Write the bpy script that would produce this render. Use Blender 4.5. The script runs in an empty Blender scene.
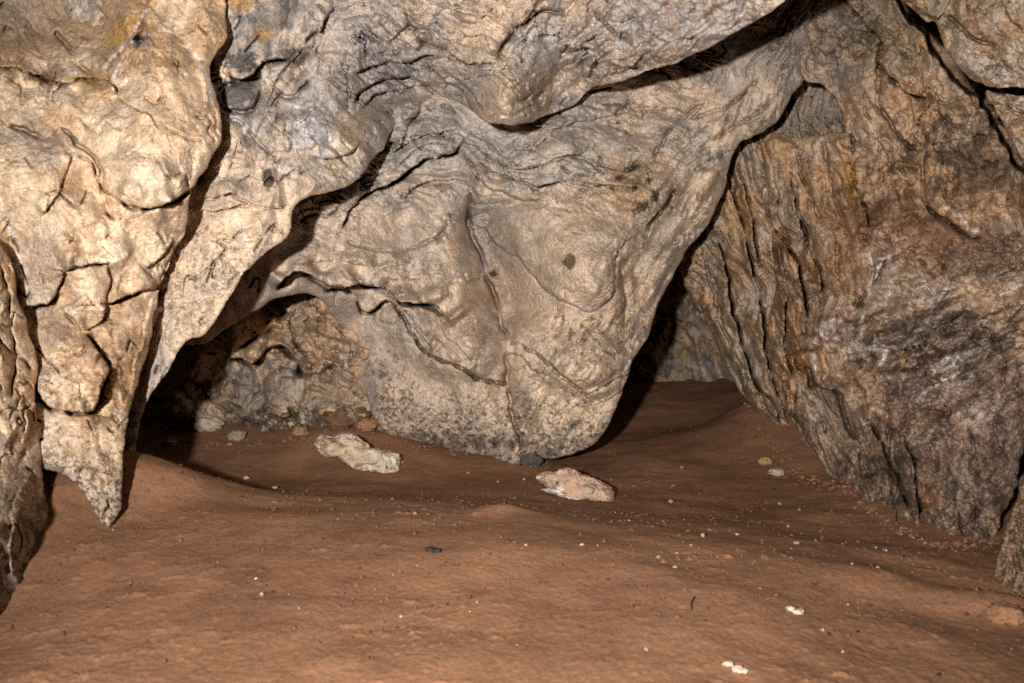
# A low limestone cave chamber lit by a camera flash: sculpted rock masses over a red-brown earth floor.
import bpy, math, random
import numpy as np

F = 1098.0                      # focal length in pixels of the 1024-wide frame
CAMZ = 0.8
PITCH = math.atan(104.5 / F)    # camera looks slightly down
STEP = 1.1                     # sampling step of the sculpted rock faces
CP, SP = math.cos(PITCH), math.sin(PITCH)

def project(u, v, d):
    """direction cell (u, v) at depth d -> world"""
    x = (u - 512.0) / F * d
    y = (341.5 - v) / F * d
    return np.stack([x, d * CP + y * SP, CAMZ - d * SP + y * CP], -1)

# ------------------------------------------------------------------ noise
def _hash(ix, iy, seed):
    h = (ix.astype(np.int64) * 374761393 + iy.astype(np.int64) * 668265263 + seed * 974634777) & 0xffffffff
    h = ((h ^ (h >> 13)) * 1274126177) & 0xffffffff
    h = ((h ^ (h >> 16)) * 2246822519) & 0xffffffff
    return (h ^ (h >> 15)) & 0xffff

_ang = np.arange(65536) / 65536.0 * 2 * np.pi
_CX, _CY = np.cos(_ang).astype(np.float32), np.sin(_ang).astype(np.float32)

def noise(x, y, seed=0):
    x0 = np.floor(x); y0 = np.floor(y)
    fx = (x - x0).astype(np.float32); fy = (y - y0).astype(np.float32)
    ix = x0.astype(np.int64); iy = y0.astype(np.int64)
    sx = fx * fx * fx * (fx * (fx * 6 - 15) + 10); sy = fy * fy * fy * (fy * (fy * 6 - 15) + 10)
    def g(dx, dy):
        h = _hash(ix + dx, iy + dy, seed)
        return _CX[h] * (fx - dx) + _CY[h] * (fy - dy)
    a = g(0, 0); b = g(1, 0); c = g(0, 1); d = g(1, 1)
    a = a + sx * (b - a); c = c + sx * (d - c)
    return (a + sy * (c - a)) * 1.5

def fbm(x, y, oct=4, seed=0, gain=0.5):
    s = 0; a = 1.0; f = 1.0
    for i in range(oct):
        s = s + a * noise(x * f + 17.3 * i, y * f - 9.1 * i, seed + i)
        a *= gain; f *= 2.03
    return s

def billow(x, y, oct=3, seed=0, gain=0.5):
    s = 0; a = 1.0; f = 1.0
    for i in range(oct):
        n = noise(x * f + 5.3 * i, y * f + 3.7 * i, seed + i)
        s = s + a * (np.sqrt(n * n + 0.0012) - 0.25)
        a *= gain; f *= 2.1
    return s

def facets(x, y, seed, tilt=1.0):
    """broken stone: cells that each carry their own tilted flat face, parted by small steps"""
    ix = np.floor(x).astype(np.int64); iy = np.floor(y).astype(np.int64)
    best = np.full(x.shape, 9.0, np.float32); val = np.zeros(x.shape, np.float32)
    for dx in (-1, 0, 1):
        for dy in (-1, 0, 1):
            a = _hash(ix + dx, iy + dy, seed) / 65535.0; b = _hash(ix + dx, iy + dy, seed + 1) / 65535.0
            px = x - (ix + dx + a); py = y - (iy + dy + b); d = (px * px + py * py).astype(np.float32)
            h = _hash(ix + dx, iy + dy, seed + 2)
            v = (_CX[h] * px + _CY[h] * py) * tilt + (b - 0.5) * 0.35
            m = d < best; best = np.where(m, d, best); val = np.where(m, v, val)
    return val

def sstep(a, b, x):
    t = np.clip((x - a) / (b - a), 0, 1)
    return t * t * (3 - 2 * t)

def rot(U, V, deg, sx, sy):
    """coordinates along (x) and across (y) a grain running at deg below horizontal, in cells of sx by sy pixels"""
    c, s = math.cos(math.radians(deg)), math.sin(math.radians(deg))
    return (U * c + V * s) / sx, (-U * s + V * c) / sy

def tps(pts, X, Y):
    """thin plate spline through (x, y, value) rows"""
    p = np.array(pts, float); n = len(p)
    s = max(np.ptp(p[:, 0]), np.ptp(p[:, 1]))
    x = p[:, 0] / s; y = p[:, 1] / s
    def k(r2): return r2 * np.log(r2 + 1e-12) * 0.5
    K = k((x[:, None] - x) ** 2 + (y[:, None] - y) ** 2) + np.eye(n) * 2e-4
    P = np.stack([np.ones(n), x, y], 1)
    A = np.zeros((n + 3, n + 3)); A[:n, :n] = K; A[:n, n:] = P; A[n:, :n] = P.T
    w = np.linalg.solve(A, np.concatenate([p[:, 2], np.zeros(3)]))
    out = w[n] + w[n + 1] * X / s + w[n + 2] * Y / s
    for i in range(n):
        out = out + w[i] * k((X / s - x[i]) ** 2 + (Y / s - y[i]) ** 2)
    return out

def curve(pts, closed=False, seg=5.0):
    """Catmull-Rom through the points, resampled"""
    p = np.array(pts, float)
    n = len(p); out = []
    rng = range(n if closed else n - 1)
    for i in rng:
        if closed: a, b, c, d = p[(i - 1) % n], p[i], p[(i + 1) % n], p[(i + 2) % n]
        else: a, b, c, d = p[max(i - 1, 0)], p[i], p[i + 1], p[min(i + 2, n - 1)]
        m = max(1, int(np.hypot(*(c - b)) / seg))
        for t in np.arange(m) / m:
            q = 0.5 * ((2 * b) + (c - a) * t + (2 * a - 5 * b + 4 * c - d) * t * t + (3 * b - a - 3 * c + d) * t ** 3)
            out.append(q * 0.75 + (b + (c - b) * t) * 0.25)
    if not closed: out.append(p[-1])
    return np.array(out)

class Sheet:
    """A regular grid of cells carrying relief; local updates per segment keep it quick."""
    def __init__(s, u0, u1, v0, v1, step=STEP):
        s.u0, s.v0, s.step = u0, v0, step
        s.nx = int((u1 - u0) / step) + 1; s.ny = int((v1 - v0) / step) + 1
        s.U, s.V = np.meshgrid(u0 + np.arange(s.nx) * step, v0 + np.arange(s.ny) * step)
        s.WU = s.U + 3.0 * fbm(s.U / 34, s.V / 34, 3, 71, 0.6)
        s.WV = s.V + 3.0 * fbm(s.U / 34, s.V / 34, 3, 81, 0.6)
    def box(s, a, b, r):
        i0 = max(0, int((min(a[0], b[0]) - r - s.u0) / s.step)); i1 = min(s.nx, int((max(a[0], b[0]) + r - s.u0) / s.step) + 2)
        j0 = max(0, int((min(a[1], b[1]) - r - s.v0) / s.step)); j1 = min(s.ny, int((max(a[1], b[1]) + r - s.v0) / s.step) + 2)
        return slice(j0, j1), slice(i0, i1)
    def line(s, pts, r, warped=True):
        """distance (unsigned), signed side and parameter 0..1 along the polyline, within r"""
        c = curve(pts); n = len(c) - 1
        D = np.full(s.U.shape, 1e9, np.float32); S = np.ones(s.U.shape, np.float32); T = np.zeros(s.U.shape, np.float32)
        UU, VV = (s.WU, s.WV) if warped else (s.U, s.V)
        for i in range(n):
            a, b = c[i], c[i + 1]; k = s.box(a, b, r + 6)
            if k[0].stop <= k[0].start or k[1].stop <= k[1].start: continue
            pu = UU[k] - a[0]; pv = VV[k] - a[1]; e = b - a; L = e @ e + 1e-9
            t = np.clip((pu * e[0] + pv * e[1]) / L, 0, 1)
            d = np.hypot(pu - t * e[0], pv - t * e[1]); m = d < D[k]
            cr = -(e[0] * pv - e[1] * pu)
            D[k] = np.where(m, d, D[k]); S[k] = np.where(m, np.sign(cr), S[k]); T[k] = np.where(m, (i + t) / n, T[k])
        return D, S, T
    def polygon(s, pts, r, rough=1.6, seed=5):
        """signed distance (inside > 0, clamped at r) and nearest outline point"""
        c = curve(pts, True, 3.0)
        w = np.stack([fbm(c[:, 0] / 22, c[:, 1] / 22, 3, seed, 0.6), fbm(c[:, 0] / 22, c[:, 1] / 22, 3, seed + 9, 0.6)], 1)
        c = c + w * rough
        D = np.full(s.U.shape, float(r)); NU = s.U.copy(); NV = s.V.copy(); inside = np.zeros(s.U.shape, bool)
        n = len(c)
        for i in range(n):
            a, b = c[i], c[(i + 1) % n]
            k = s.box(a, b, r)
            if k[0].stop > k[0].start and k[1].stop > k[1].start:
                pu = s.U[k] - a[0]; pv = s.V[k] - a[1]; e = b - a; L = e @ e + 1e-9
                t = np.clip((pu * e[0] + pv * e[1]) / L, 0, 1)
                d = np.hypot(pu - t * e[0], pv - t * e[1]); m = d < D[k]
                D[k] = np.where(m, d, D[k]); NU[k] = np.where(m, a[0] + t * e[0], NU[k]); NV[k] = np.where(m, a[1] + t * e[1], NV[k])
            lo, hi = min(a[1], b[1]), max(a[1], b[1])
            j0 = max(0, int(math.ceil((lo - s.v0) / s.step - 1e-9))); j1 = min(s.ny, int(math.ceil((hi - s.v0) / s.step - 1e-9)))
            if j1 > j0 and hi > lo:
                vv = s.V[j0:j1, :1]; xi = a[0] + (vv - a[1]) / (b[1] - a[1]) * (b[0] - a[0])
                inside[j0:j1] ^= s.U[j0:j1] < xi
        return np.where(inside, D, -D), NU, NV

def feature(s, H, f):
    """f = (kind, amplitude, width, points[, taper]); a ledge stands out on the left hand of its travel"""
    kind, A, w, pts = f[:4]
    tp = f[4] if len(f) > 4 else 0.12
    if kind == 'ledge': w = w * 1.9
    D, S, T = s.line(pts, w * 4 + 4)
    near = D < w * 4 + 4
    tap = sstep(0, tp, T) * sstep(0, tp, 1 - T) if tp > 0 else 1.0
    d = D * S
    if kind == 'ledge':
        up = np.exp(-(np.maximum(d, 0) / w) ** 1.5); dn = -0.5 * np.exp(-np.abs(np.minimum(d, 0) / (w * 0.6)) ** 1.5)
        m = sstep(-1.0, 0.6, d)
        sg = 1 if A > 0 else -1; B = abs(A) * 2.0
        var = 0.65 + 0.7 * sstep(-0.35, 0.35, noise(s.U / 24, s.V / 24, 33))
        if sg < 0: d = -d; up = np.exp(-(np.maximum(d, 0) / w) ** 1.5); dn = -0.5 * np.exp(-np.abs(np.minimum(d, 0) / (w * 0.6)) ** 1.5); m = sstep(-1.0, 0.6, d)
        H += np.where(near, tap * var * B * (m * up + (1 - m) * dn), 0)
        # the undercut right below the lip
        # the undercut below the lip: a dark slot that opens and closes along its run
        g2 = 0.30 + 0.70 * sstep(-0.35, 0.10, noise(s.U / 19 + 3, s.V / 19, 35)) ; ws = 1.6 + 0.085 * B * g2
        q = np.clip(-d / ws, 0, 1)
        H -= np.where(near & (d < 0.3), tap * g2 * min(B * 2.4, 85) * min(1.0, max(0.25, (abs(A) - 5) / 8)) * (1 - q) * sstep(0.3, -0.7, d), 0)
    elif kind == 'crack':
        H -= np.where(near, tap * 3.6 * A * (0.15 + 0.85 * sstep(-0.5, 0.15, noise(s.U / 24, s.V / 24, 34))) * np.exp(-(D / (w * 0.85)) ** 2), 0)
        H -= np.where(near, tap * 0.8 * A * np.exp(-(D / (w * 3.5)) ** 2), 0)
    elif kind == 'valley':
        H -= np.where(near, tap * A * np.exp(-(D / w) ** 2), 0)
    elif kind == 'slot':
        H -= np.where(near, A * (1 - sstep(w * 0.55, w, D + 2.2 * noise(s.U / 11, s.V / 11, 36))), 0)
    elif kind == 'ridge':
        H += np.where(near, tap * 1.6 * A * np.exp(-(D / w) ** 2), 0)

def blob(U, V, cx, cy, rx, ry, deg=0, soft=0.35, seed=3, rough=0.5):
    c, s_ = math.cos(math.radians(deg)), math.sin(math.radians(deg))
    x = ((U - cx) * c + (V - cy) * s_) / rx; y = (-(U - cx) * s_ + (V - cy) * c) / ry
    k = max(min(rx, ry), 3.0)
    r = np.sqrt(x * x + y * y) + rough * fbm(U / k / 0.9, V / k / 0.9, 4, seed, 0.65)
    return 1 - sstep(1 - soft, 1 + soft, r)

def srgb(r, g, b):
    a = np.array([r, g, b], float) / 255.0
    return np.where(a < 0.04045, a / 12.92, ((a + 0.055) / 1.055) ** 2.4)

def mix(a, b, m):
    return a + (b - a) * m[..., None]

# ------------------------------------------------------------------ materials
def new_mat(name):
    m = bpy.data.materials.new(name); m.use_nodes = True
    nt = m.node_tree; nt.nodes.clear()
    return m, nt, nt.nodes, nt.links

def rock_material(name, bump=0.6, rough=0.72, scale=1.0, fine=1.0):
    m, nt, N, L = new_mat(name)
    out = N.new('ShaderNodeOutputMaterial'); b = N.new('ShaderNodeBsdfPrincipled'); L.new(b.outputs[0], out.inputs[0])
    tc = N.new('ShaderNodeAttribute'); tc.attribute_name = 'rest'   # the stone's place before chips and folds are cut
    at = N.new('ShaderNodeAttribute'); at.attribute_name = 'tint'
    wet = N.new('ShaderNodeAttribute'); wet.attribute_name = 'wet'
    n1 = N.new('ShaderNodeTexNoise'); n1.inputs['Scale'].default_value = 26 * scale; n1.inputs['Detail'].default_value = 9; n1.inputs['Roughness'].default_value = 0.68
    n1.inputs['Distortion'].default_value = 0.6
    L.new(tc.outputs['Vector'], n1.inputs['Vector'])
    r1 = N.new('ShaderNodeMapRange'); r1.inputs[1].default_value = 0.30; r1.inputs[2].default_value = 0.70; r1.inputs[3].default_value = 0.78; r1.inputs[4].default_value = 1.20
    L.new(n1.outputs['Fac'], r1.inputs[0])
    n2 = N.new('ShaderNodeTexNoise'); n2.inputs['Scale'].default_value = 120 * scale; n2.inputs['Detail'].default_value = 5; n2.inputs['Roughness'].default_value = 0.7
    L.new(tc.outputs['Vector'], n2.inputs['Vector'])
    r2 = N.new('ShaderNodeMapRange'); r2.inputs[1].default_value = 0.32; r2.inputs[2].default_value = 0.68; r2.inputs[3].default_value = 0.78; r2.inputs[4].default_value = 1.18
    L.new(n2.outputs['Fac'], r2.inputs[0])
    mu = N.new('ShaderNodeMath'); mu.operation = 'MULTIPLY'; L.new(r1.outputs[0], mu.inputs[0]); L.new(r2.outputs[0], mu.inputs[1])
    vm = N.new('ShaderNodeVectorMath'); vm.operation = 'SCALE'; L.new(at.outputs['Color'], vm.inputs[0]); L.new(mu.outputs[0], vm.inputs['Scale'])
    # slow hue drift between ochre and grey
    n3 = N.new('ShaderNodeTexNoise'); n3.inputs['Scale'].default_value = 7 * scale; n3.inputs['Detail'].default_value = 6; n3.inputs['Roughness'].default_value = 0.65
    L.new(tc.outputs['Vector'], n3.inputs['Vector'])
    cr = N.new('ShaderNodeValToRGB'); e = cr.color_ramp.elements
    e[0].position = 0.36; e[0].color = (1.05, 0.99, 0.93, 1); e[1].position = 0.64; e[1].color = (0.98, 1.0, 1.04, 1)
    L.new(n3.outputs['Fac'], cr.inputs[0])
    v2 = N.new('ShaderNodeVectorMath'); v2.operation = 'MULTIPLY'; L.new(vm.outputs[0], v2.inputs[0]); L.new(cr.outputs[0], v2.inputs[1])
    L.new(v2.outputs[0], b.inputs['Base Color'])
    # roughness: dry stone with wet film where the attribute says so
    rr = N.new('ShaderNodeMapRange'); rr.inputs[3].default_value = 0.92; rr.inputs[4].default_value = 0.36
    L.new(wet.outputs['Fac'], rr.inputs[0]); L.new(rr.outputs[0], b.inputs['Roughness'])
    sp = N.new('ShaderNodeMapRange'); sp.inputs[3].default_value = 0.04; sp.inputs[4].default_value = 0.9
    L.new(wet.outputs['Fac'], sp.inputs[0]); L.new(sp.outputs[0], b.inputs['Specular IOR Level'])
    # bump: pits and grain
    n4 = N.new('ShaderNodeTexNoise'); n4.inputs['Scale'].default_value = 55 * fine; n4.inputs['Detail'].default_value = 8; n4.inputs['Roughness'].default_value = 0.72
    L.new(tc.outputs['Vector'], n4.inputs['Vector'])
    vo = N.new('ShaderNodeTexVoronoi'); vo.inputs['Scale'].default_value = 60 * fine; L.new(tc.outputs['Vector'], vo.inputs['Vector'])
    vr = N.new('ShaderNodeMapRange'); vr.inputs[1].default_value = 0.0; vr.inputs[2].default_value = 0.35; vr.inputs[3].default_value = 0.0; vr.inputs[4].default_value = 0.25
    L.new(vo.outputs['Distance'], vr.inputs[0])
    ad = N.new('ShaderNodeMath'); ad.operation = 'ADD'; L.new(n4.outputs['Fac'], ad.inputs[0]); L.new(vr.outputs[0], ad.inputs[1])
    n5 = N.new('ShaderNodeTexNoise'); n5.noise_type = 'RIDGED_MULTIFRACTAL'; n5.inputs['Scale'].default_value = 9 * fine; n5.inputs['Detail'].default_value = 6; n5.inputs['Roughness'].default_value = 0.62; n5.inputs['Distortion'].default_value = 0.5
    L.new(tc.outputs['Vector'], n5.inputs['Vector'])
    m5 = N.new('ShaderNodeMath'); m5.operation = 'MULTIPLY_ADD'; m5.inputs[1].default_value = -0.5; L.new(n5.outputs['Fac'], m5.inputs[0]); L.new(ad.outputs[0], m5.inputs[2])
    bp = N.new('ShaderNodeBump'); bp.inputs['Strength'].default_value = bump; bp.inputs['Distance'].default_value = 0.014
    L.new(m5.outputs[0], bp.inputs['Height']); L.new(bp.outputs[0], b.inputs['Normal'])
    return m

MAT_ROCK = rock_material('limestone', 0.95, 0.75)
MAT_DAMP = rock_material('damp_limestone', 0.95, 0.6, 1.2, 1.1)
MAT_STONE = rock_material('loose_stone', 0.8, 0.8, 2.0, 2.0)

# ------------------------------------------------------------------ linking
COL = bpy.context.scene.collection
def tag(o, label=None, cat=None, group=None, kind=None):
    if label: o['label'] = label
    if cat: o['category'] = cat
    if group: o['group'] = group
    if kind: o['kind'] = kind
    return o

def mesh_object(name, P, faces, mat, tint=None, wet=None, origin=None, smooth=True, rest=None):
    me = bpy.data.meshes.new(name)
    P = np.asarray(P, np.float32)
    if origin is None:
        lo, hi = P.min(0), P.max(0); origin = np.array([(lo[0] + hi[0]) / 2, (lo[1] + hi[1]) / 2, lo[2]])
    me.vertices.add(len(P)); me.vertices.foreach_set('co', (P - origin.astype(np.float32)).ravel())
    k = faces.shape[1]
    me.loops.add(faces.size); me.loops.foreach_set('vertex_index', faces.astype(np.int32).ravel())
    me.polygons.add(len(faces)); me.polygons.foreach_set('loop_start', np.arange(0, faces.size, k, dtype=np.int32))
    me.update(calc_edges=True)
    me.polygons.foreach_set('use_smooth', np.full(len(faces), smooth))
    if tint is not None:
        a = me.attributes.new('tint', 'FLOAT_COLOR', 'POINT')
        a.data.foreach_set('color', np.concatenate([np.clip(tint, 0.004, 0.95), np.ones((len(P), 1))], 1).astype(np.float32).ravel())
    a = me.attributes.new('wet', 'FLOAT', 'POINT')
    a.data.foreach_set('value', np.zeros(len(P), np.float32) if wet is None else wet.astype(np.float32).ravel())
    a = me.attributes.new('rest', 'FLOAT_VECTOR', 'POINT')
    a.data.foreach_set('vector', np.asarray(P if rest is None else rest, np.float32).ravel())
    me.materials.append(mat)
    o = bpy.data.objects.new(name, me); COL.objects.link(o); o.location = tuple(float(x) for x in origin)
    return o

def grid_faces(keep):
    ny, nx = keep.shape
    idx = np.full(keep.shape, -1, np.int64); idx[keep] = np.arange(keep.sum())
    a, b, c, d = idx[:-1, :-1], idx[:-1, 1:], idx[1:, 1:], idx[1:, :-1]
    m = (a >= 0) & (b >= 0) & (c >= 0) & (d >= 0)
    return np.stack([a[m], d[m], c[m], b[m]], 1)

def rock(name, poly, depth, relief, paint, feats, mat, roll=26, rollk=0.8, thick=0.7, rough=1.6, seed=5, band=10, step=STEP):
    p = np.array(poly, float)
    s = Sheet(p[:, 0].min() - band - 4, p[:, 0].max() + band + 4, p[:, 1].min() - band - 4, p[:, 1].max() + band + 4, step)
    sd, NU, NV = s.polygon(poly, max(roll, band) + 2, rough, seed)
    D = tps(depth, s.U, s.V)
    H = relief(s)
    for f in feats: feature(s, H, f)
    e = np.clip(1 - np.maximum(sd, 0) / roll, 0, 1)
    rollz = roll * rollk * (1 - np.sqrt(np.maximum(1 - e * e, 0)))
    H = H * (0.35 + 0.65 * sstep(0, roll * 0.5, sd)) - rollz
    D2 = D - H * D / F
    Dm = float(np.mean([q[2] for q in depth])); DR = Dm + 0.25 * (D - Dm) - 0.05 * np.clip(H, -12, 40) * D / F
    t = np.clip(-sd / band, 0, 1)
    ou = sd < 0
    nu, nv = NU - s.U, NV - s.V; ln = np.hypot(nu, nv) + 1e-6
    back = 14 * t * (1 + 0.5 * noise(s.U / 9, s.V / 9, 31))
    U = np.where(ou, NU + nu / ln * back, s.U); V = np.where(ou, NV + nv / ln * back, s.V)
    DR = DR + np.where(ou, t ** 1.3 * thick, 0)
    D2 = D2 + np.where(ou, t ** 1.3 * thick * (1 + 0.25 * noise(s.U / 15, s.V / 15, 32)), 0)
    keep = sd > -band
    tint, wet = paint(s, H)
    W = project(U, V, D2)
    o = mesh_object(name, W[keep], grid_faces(keep), mat, tint[keep], None if wet is None else wet[keep], rest=project(U, V, DR)[keep])
    return o

# ------------------------------------------------------------------ relief recipes
def lumpy(s, deg, sx, sy, a1, a2, a3, seed, terr=0.0, tn=6.0):
    """weathered limestone: rounded lumps parted by sharp creases, small scallops and thin draped layers"""
    wu = s.U + 14 * fbm(s.U / 90, s.V / 90, 3, seed + 40); wv = s.V + 14 * fbm(s.U / 90, s.V / 90, 3, seed + 50)
    x, y = rot(wu, wv, deg, sx, sy)
    H = a1 * 4.2 * billow(x, y, 2, seed, 0.5)
    H = H + a2 * 0.9 * billow(x * 2.6, y * 2.6, 3, seed + 10, 0.55) * (0.45 + 0.9 * sstep(-0.3, 0.4, fbm(s.U / 70, s.V / 70, 2, seed + 70)))
    H = H + a3 * fbm(s.U / 7.0, s.V / 6.0, 3, seed + 20, 0.7)
    # open cracks following the longest creases, in short runs
    cn = noise(x * 1.7 + 8, y * 1.7, seed + 80) + 0.35 * noise(x * 5, y * 5, seed + 81)
    gx = np.hypot(*np.gradient(cn)) / s.step + 1e-4
    cd = np.abs(cn) / gx
    H = H - 20 * np.exp(-(cd / 0.95) ** 2) * sstep(0.12, 0.3, noise(s.U / 38, s.V / 38, seed + 82) + 0.4 * noise(s.U / 13, s.V / 13, seed + 83))
    # chipped, angular breaks at three sizes, stronger in drifts
    bx = x + 0.10 * noise(x * 4, y * 4, seed + 90); by = y + 0.10 * noise(x * 4 + 9, y * 4, seed + 91)
    gt = 0.35 + 0.9 * sstep(-0.3, 0.35, fbm(s.U / 80, s.V / 80, 2, seed + 92))
    H = H + gt * (a2 * 3.3 * facets(bx * 2.2, by * 2.0, seed + 93) + a2 * 2.2 * facets(bx * 5.5, by * 4.2, seed + 94) + a3 * 1.6 * facets(s.WU / 7.5, s.WV / 6.0, seed + 95))
    # pits and chipped grain
    H = H - 2.6 * sstep(0.28, 0.42, fbm(s.U / 5.5, s.V / 4.5, 2, seed + 84)) * sstep(-0.2, 0.4, fbm(s.U / 50, s.V / 50, 2, seed + 85))
    if terr:
        q = (fbm(x * 0.8, y * 0.8, 4, seed + 30, 0.5) + y * 0.55) * tn
        fr = q - np.floor(q)
        saw = fr - sstep(0.88, 1.0, fr)           # slow rise, quick drop
        gate = 1.3 * sstep(-0.1, 0.5, fbm(s.U / 55, s.V / 55, 3, seed + 60))
        H = H + terr * 0.85 * saw * gate
        H = H - terr * 2.6 * gate * sstep(0.86, 0.93, fr) * sstep(1.0, 0.95, fr) * sstep(-0.1, 0.25, noise(s.U / 22, s.V / 22, seed + 86))
    return H

def speckle(s, scale, thr, seed, soft=0.1):
    return sstep(thr, thr + soft, fbm(s.U / scale, s.V / scale, 3, seed, 0.7))

def veins_sheen(s, m, pts, w, r=8):  # pale line mask: mineral veins, and painted sheen on the side wall
    D, S, T = s.line(pts, r)
    k = np.exp(-(D / w) ** 2) * sstep(0, 0.15, T) * sstep(0, 0.15, 1 - T) * (0.35 + 0.9 * sstep(-0.3, 0.3, noise(s.U / 6, s.V / 6, 44)))
    return np.maximum(m, np.clip(np.where(D < r, k, 0), 0, 1))

CREAM = np.array([0.715, 0.565, 0.42]); TAN = np.array([0.53, 0.37, 0.235]); GREY = np.array([0.43, 0.38, 0.345])
OCHRE = np.array([0.50, 0.28, 0.09]); DARK = np.array([0.095, 0.075, 0.058]); BROWN = np.array([0.21, 0.125, 0.075])
WHITE = np.array([0.78, 0.72, 0.66]); SLATE = np.array([0.17, 0.16, 0.155]); BLUE = np.array([0.50, 0.48, 0.50])
BEIGE = np.array([0.575, 0.465, 0.37]); SOOT = np.array([0.04, 0.035, 0.03])
OLIVE = np.array([0.20, 0.18, 0.11])  # dull olive tone of the greenish stone

def base(s, a, b, seed, sc=60):
    m = sstep(-0.45, 0.45, fbm(s.U / sc, s.V / sc, 5, seed, 0.6))
    c = mix(np.broadcast_to(a, s.U.shape + (3,)), b, m)
    g = fbm(s.U / 14, s.V / 14, 4, seed + 5, 0.7)
    return c * (1 + 0.22 * g)[..., None]

# ================================================================== A: left edge pillar
def relA(s): return lumpy(s, 80, 80, 44, 8, 2.6, 1.2, 100)
def colA(s, H):
    c = base(s, TAN * 1.1, CREAM, 11, 40)
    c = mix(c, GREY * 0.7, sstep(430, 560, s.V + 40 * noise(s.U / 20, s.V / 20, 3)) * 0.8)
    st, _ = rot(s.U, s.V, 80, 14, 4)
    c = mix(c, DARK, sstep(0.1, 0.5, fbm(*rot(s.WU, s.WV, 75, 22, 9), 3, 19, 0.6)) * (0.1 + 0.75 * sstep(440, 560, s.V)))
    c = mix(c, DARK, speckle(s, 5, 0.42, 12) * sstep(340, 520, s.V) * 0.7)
    return c, None
rock('rock_pillar',
     [(-170, 120), (-60, 205), (0, 244), (14, 271), (18, 299), (29, 329), (38, 367), (36, 398), (41, 452), (44, 488), (51, 518), (48, 537), (38, 563), (20, 594), (0, 620), (-40, 660), (-90, 720), (-170, 730)],
     [(-160, 150, 2.0), (-160, 700, 1.7), (-80, 400, 1.95), (0, 250, 2.34), (0, 330, 2.22), (0, 400, 2.16), (0, 480, 2.08), (0, 600, 1.94), (42, 450, 2.36), (46, 500, 2.36), (40, 545, 2.3), (20, 330, 2.34), (12, 520, 2.0), (-60, 600, 1.78)],
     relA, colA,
     [('ledge', 9, 12, [(40, 400), (25, 412), (10, 408), (-6, 418)]), ('crack', 9, 1.6, [(0, 262), (8, 300), (14, 350), (12, 400)]),
      ('ledge', 7, 9, [(30, 470), (16, 500), (8, 545), (14, 575)]), ('crack', 7, 1.5, [(-4, 330), (8, 352), (22, 360), (33, 372)])],
     MAT_ROCK, roll=22, thick=0.5, seed=3)
tag(bpy.data.objects['rock_pillar'], 'narrow tan rock pillar cut off by the left edge, darkening towards its foot', 'rock pillar')

# ================================================================== B: left buttress with the pale lobe and the pointed tip
def relB(s):
    H = lumpy(s, 62, 110, 70, 8, 1.9, 0.8, 200)
    H *= 1 - 0.35 * blob(s.U, s.V, 140, 150, 70, 60)
    return H
def colB(s, H):
    c = base(s, CREAM * 1.02, TAN, 21, 70)
    c = mix(c, CREAM, blob(s.U, s.V, 150, 160, 70, 75) * 0.6)
    c = mix(c, TAN * 0.72, blob(s.U, s.V, 40, 25, 100, 45, 0, 0.4, 8) * 0.8); c = mix(c, GREY * 0.7, blob(s.U, s.V, 20, 15, 40, 30, 0, 0.5, 18) * 0.5)
    c = mix(c, BROWN * 1.1, blob(s.U, s.V, 40, 78, 16, 6, 10) * 0.9)
    c = mix(c, OCHRE * 1.1, blob(s.U, s.V, 128, 28, 26, 9, -40, 0.5) * 0.75)
    c = mix(c, OCHRE * 0.9, blob(s.U, s.V, 85, 78, 30, 9, 5, 0.5) * 0.5)
    c = mix(c, SLATE, blob(s.U, s.V, 140, 42, 10, 8) * 0.9)
    c = mix(c, GREY * 0.85, blob(s.U, s.V, 25, 140, 40, 16, 20, 0.5) * 0.55)
    c = mix(c, BROWN, blob(s.U, s.V, 50, 325, 30, 18, 15, 0.5) * 0.6)
    c = mix(c, GREY, blob(s.U, s.V, 30, 275, 26, 40, 60, 0.5) * 0.6)
    m = np.zeros(s.U.shape)
    for l in ([(100, 72), (115, 55), (128, 40), (140, 20), (152, 4)], [(112, 98), (114, 75), (122, 58)], [(58, 128), (75, 142), (92, 160)], [(60, 60), (70, 72), (85, 74)],
              [(0, 215), (12, 235), (20, 262), (24, 285)], [(185, 40), (198, 60), (208, 85), (214, 110)]):
        m = veins_sheen(s, m, l, 2.2)
    c = mix(c, WHITE, m * 0.85)
    tipz = sstep(425, 490, s.V + 12 * noise(s.U / 12, s.V / 12, 6) - (s.U - 90) * 0.3)
    c = mix(c, GREY * 1.1, tipz * 0.7)
    c = mix(c, DARK, speckle(s, 5, 0.12, 22) * tipz * 0.85)
    c = mix(c, BROWN, speckle(s, 9, 0.42, 23) * sstep(280, 400, s.V) * 0.7)
    c = mix(c, TAN * 0.8, speckle(s, 26, 0.25, 24, 0.4) * 0.3)
    return c, None
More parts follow.
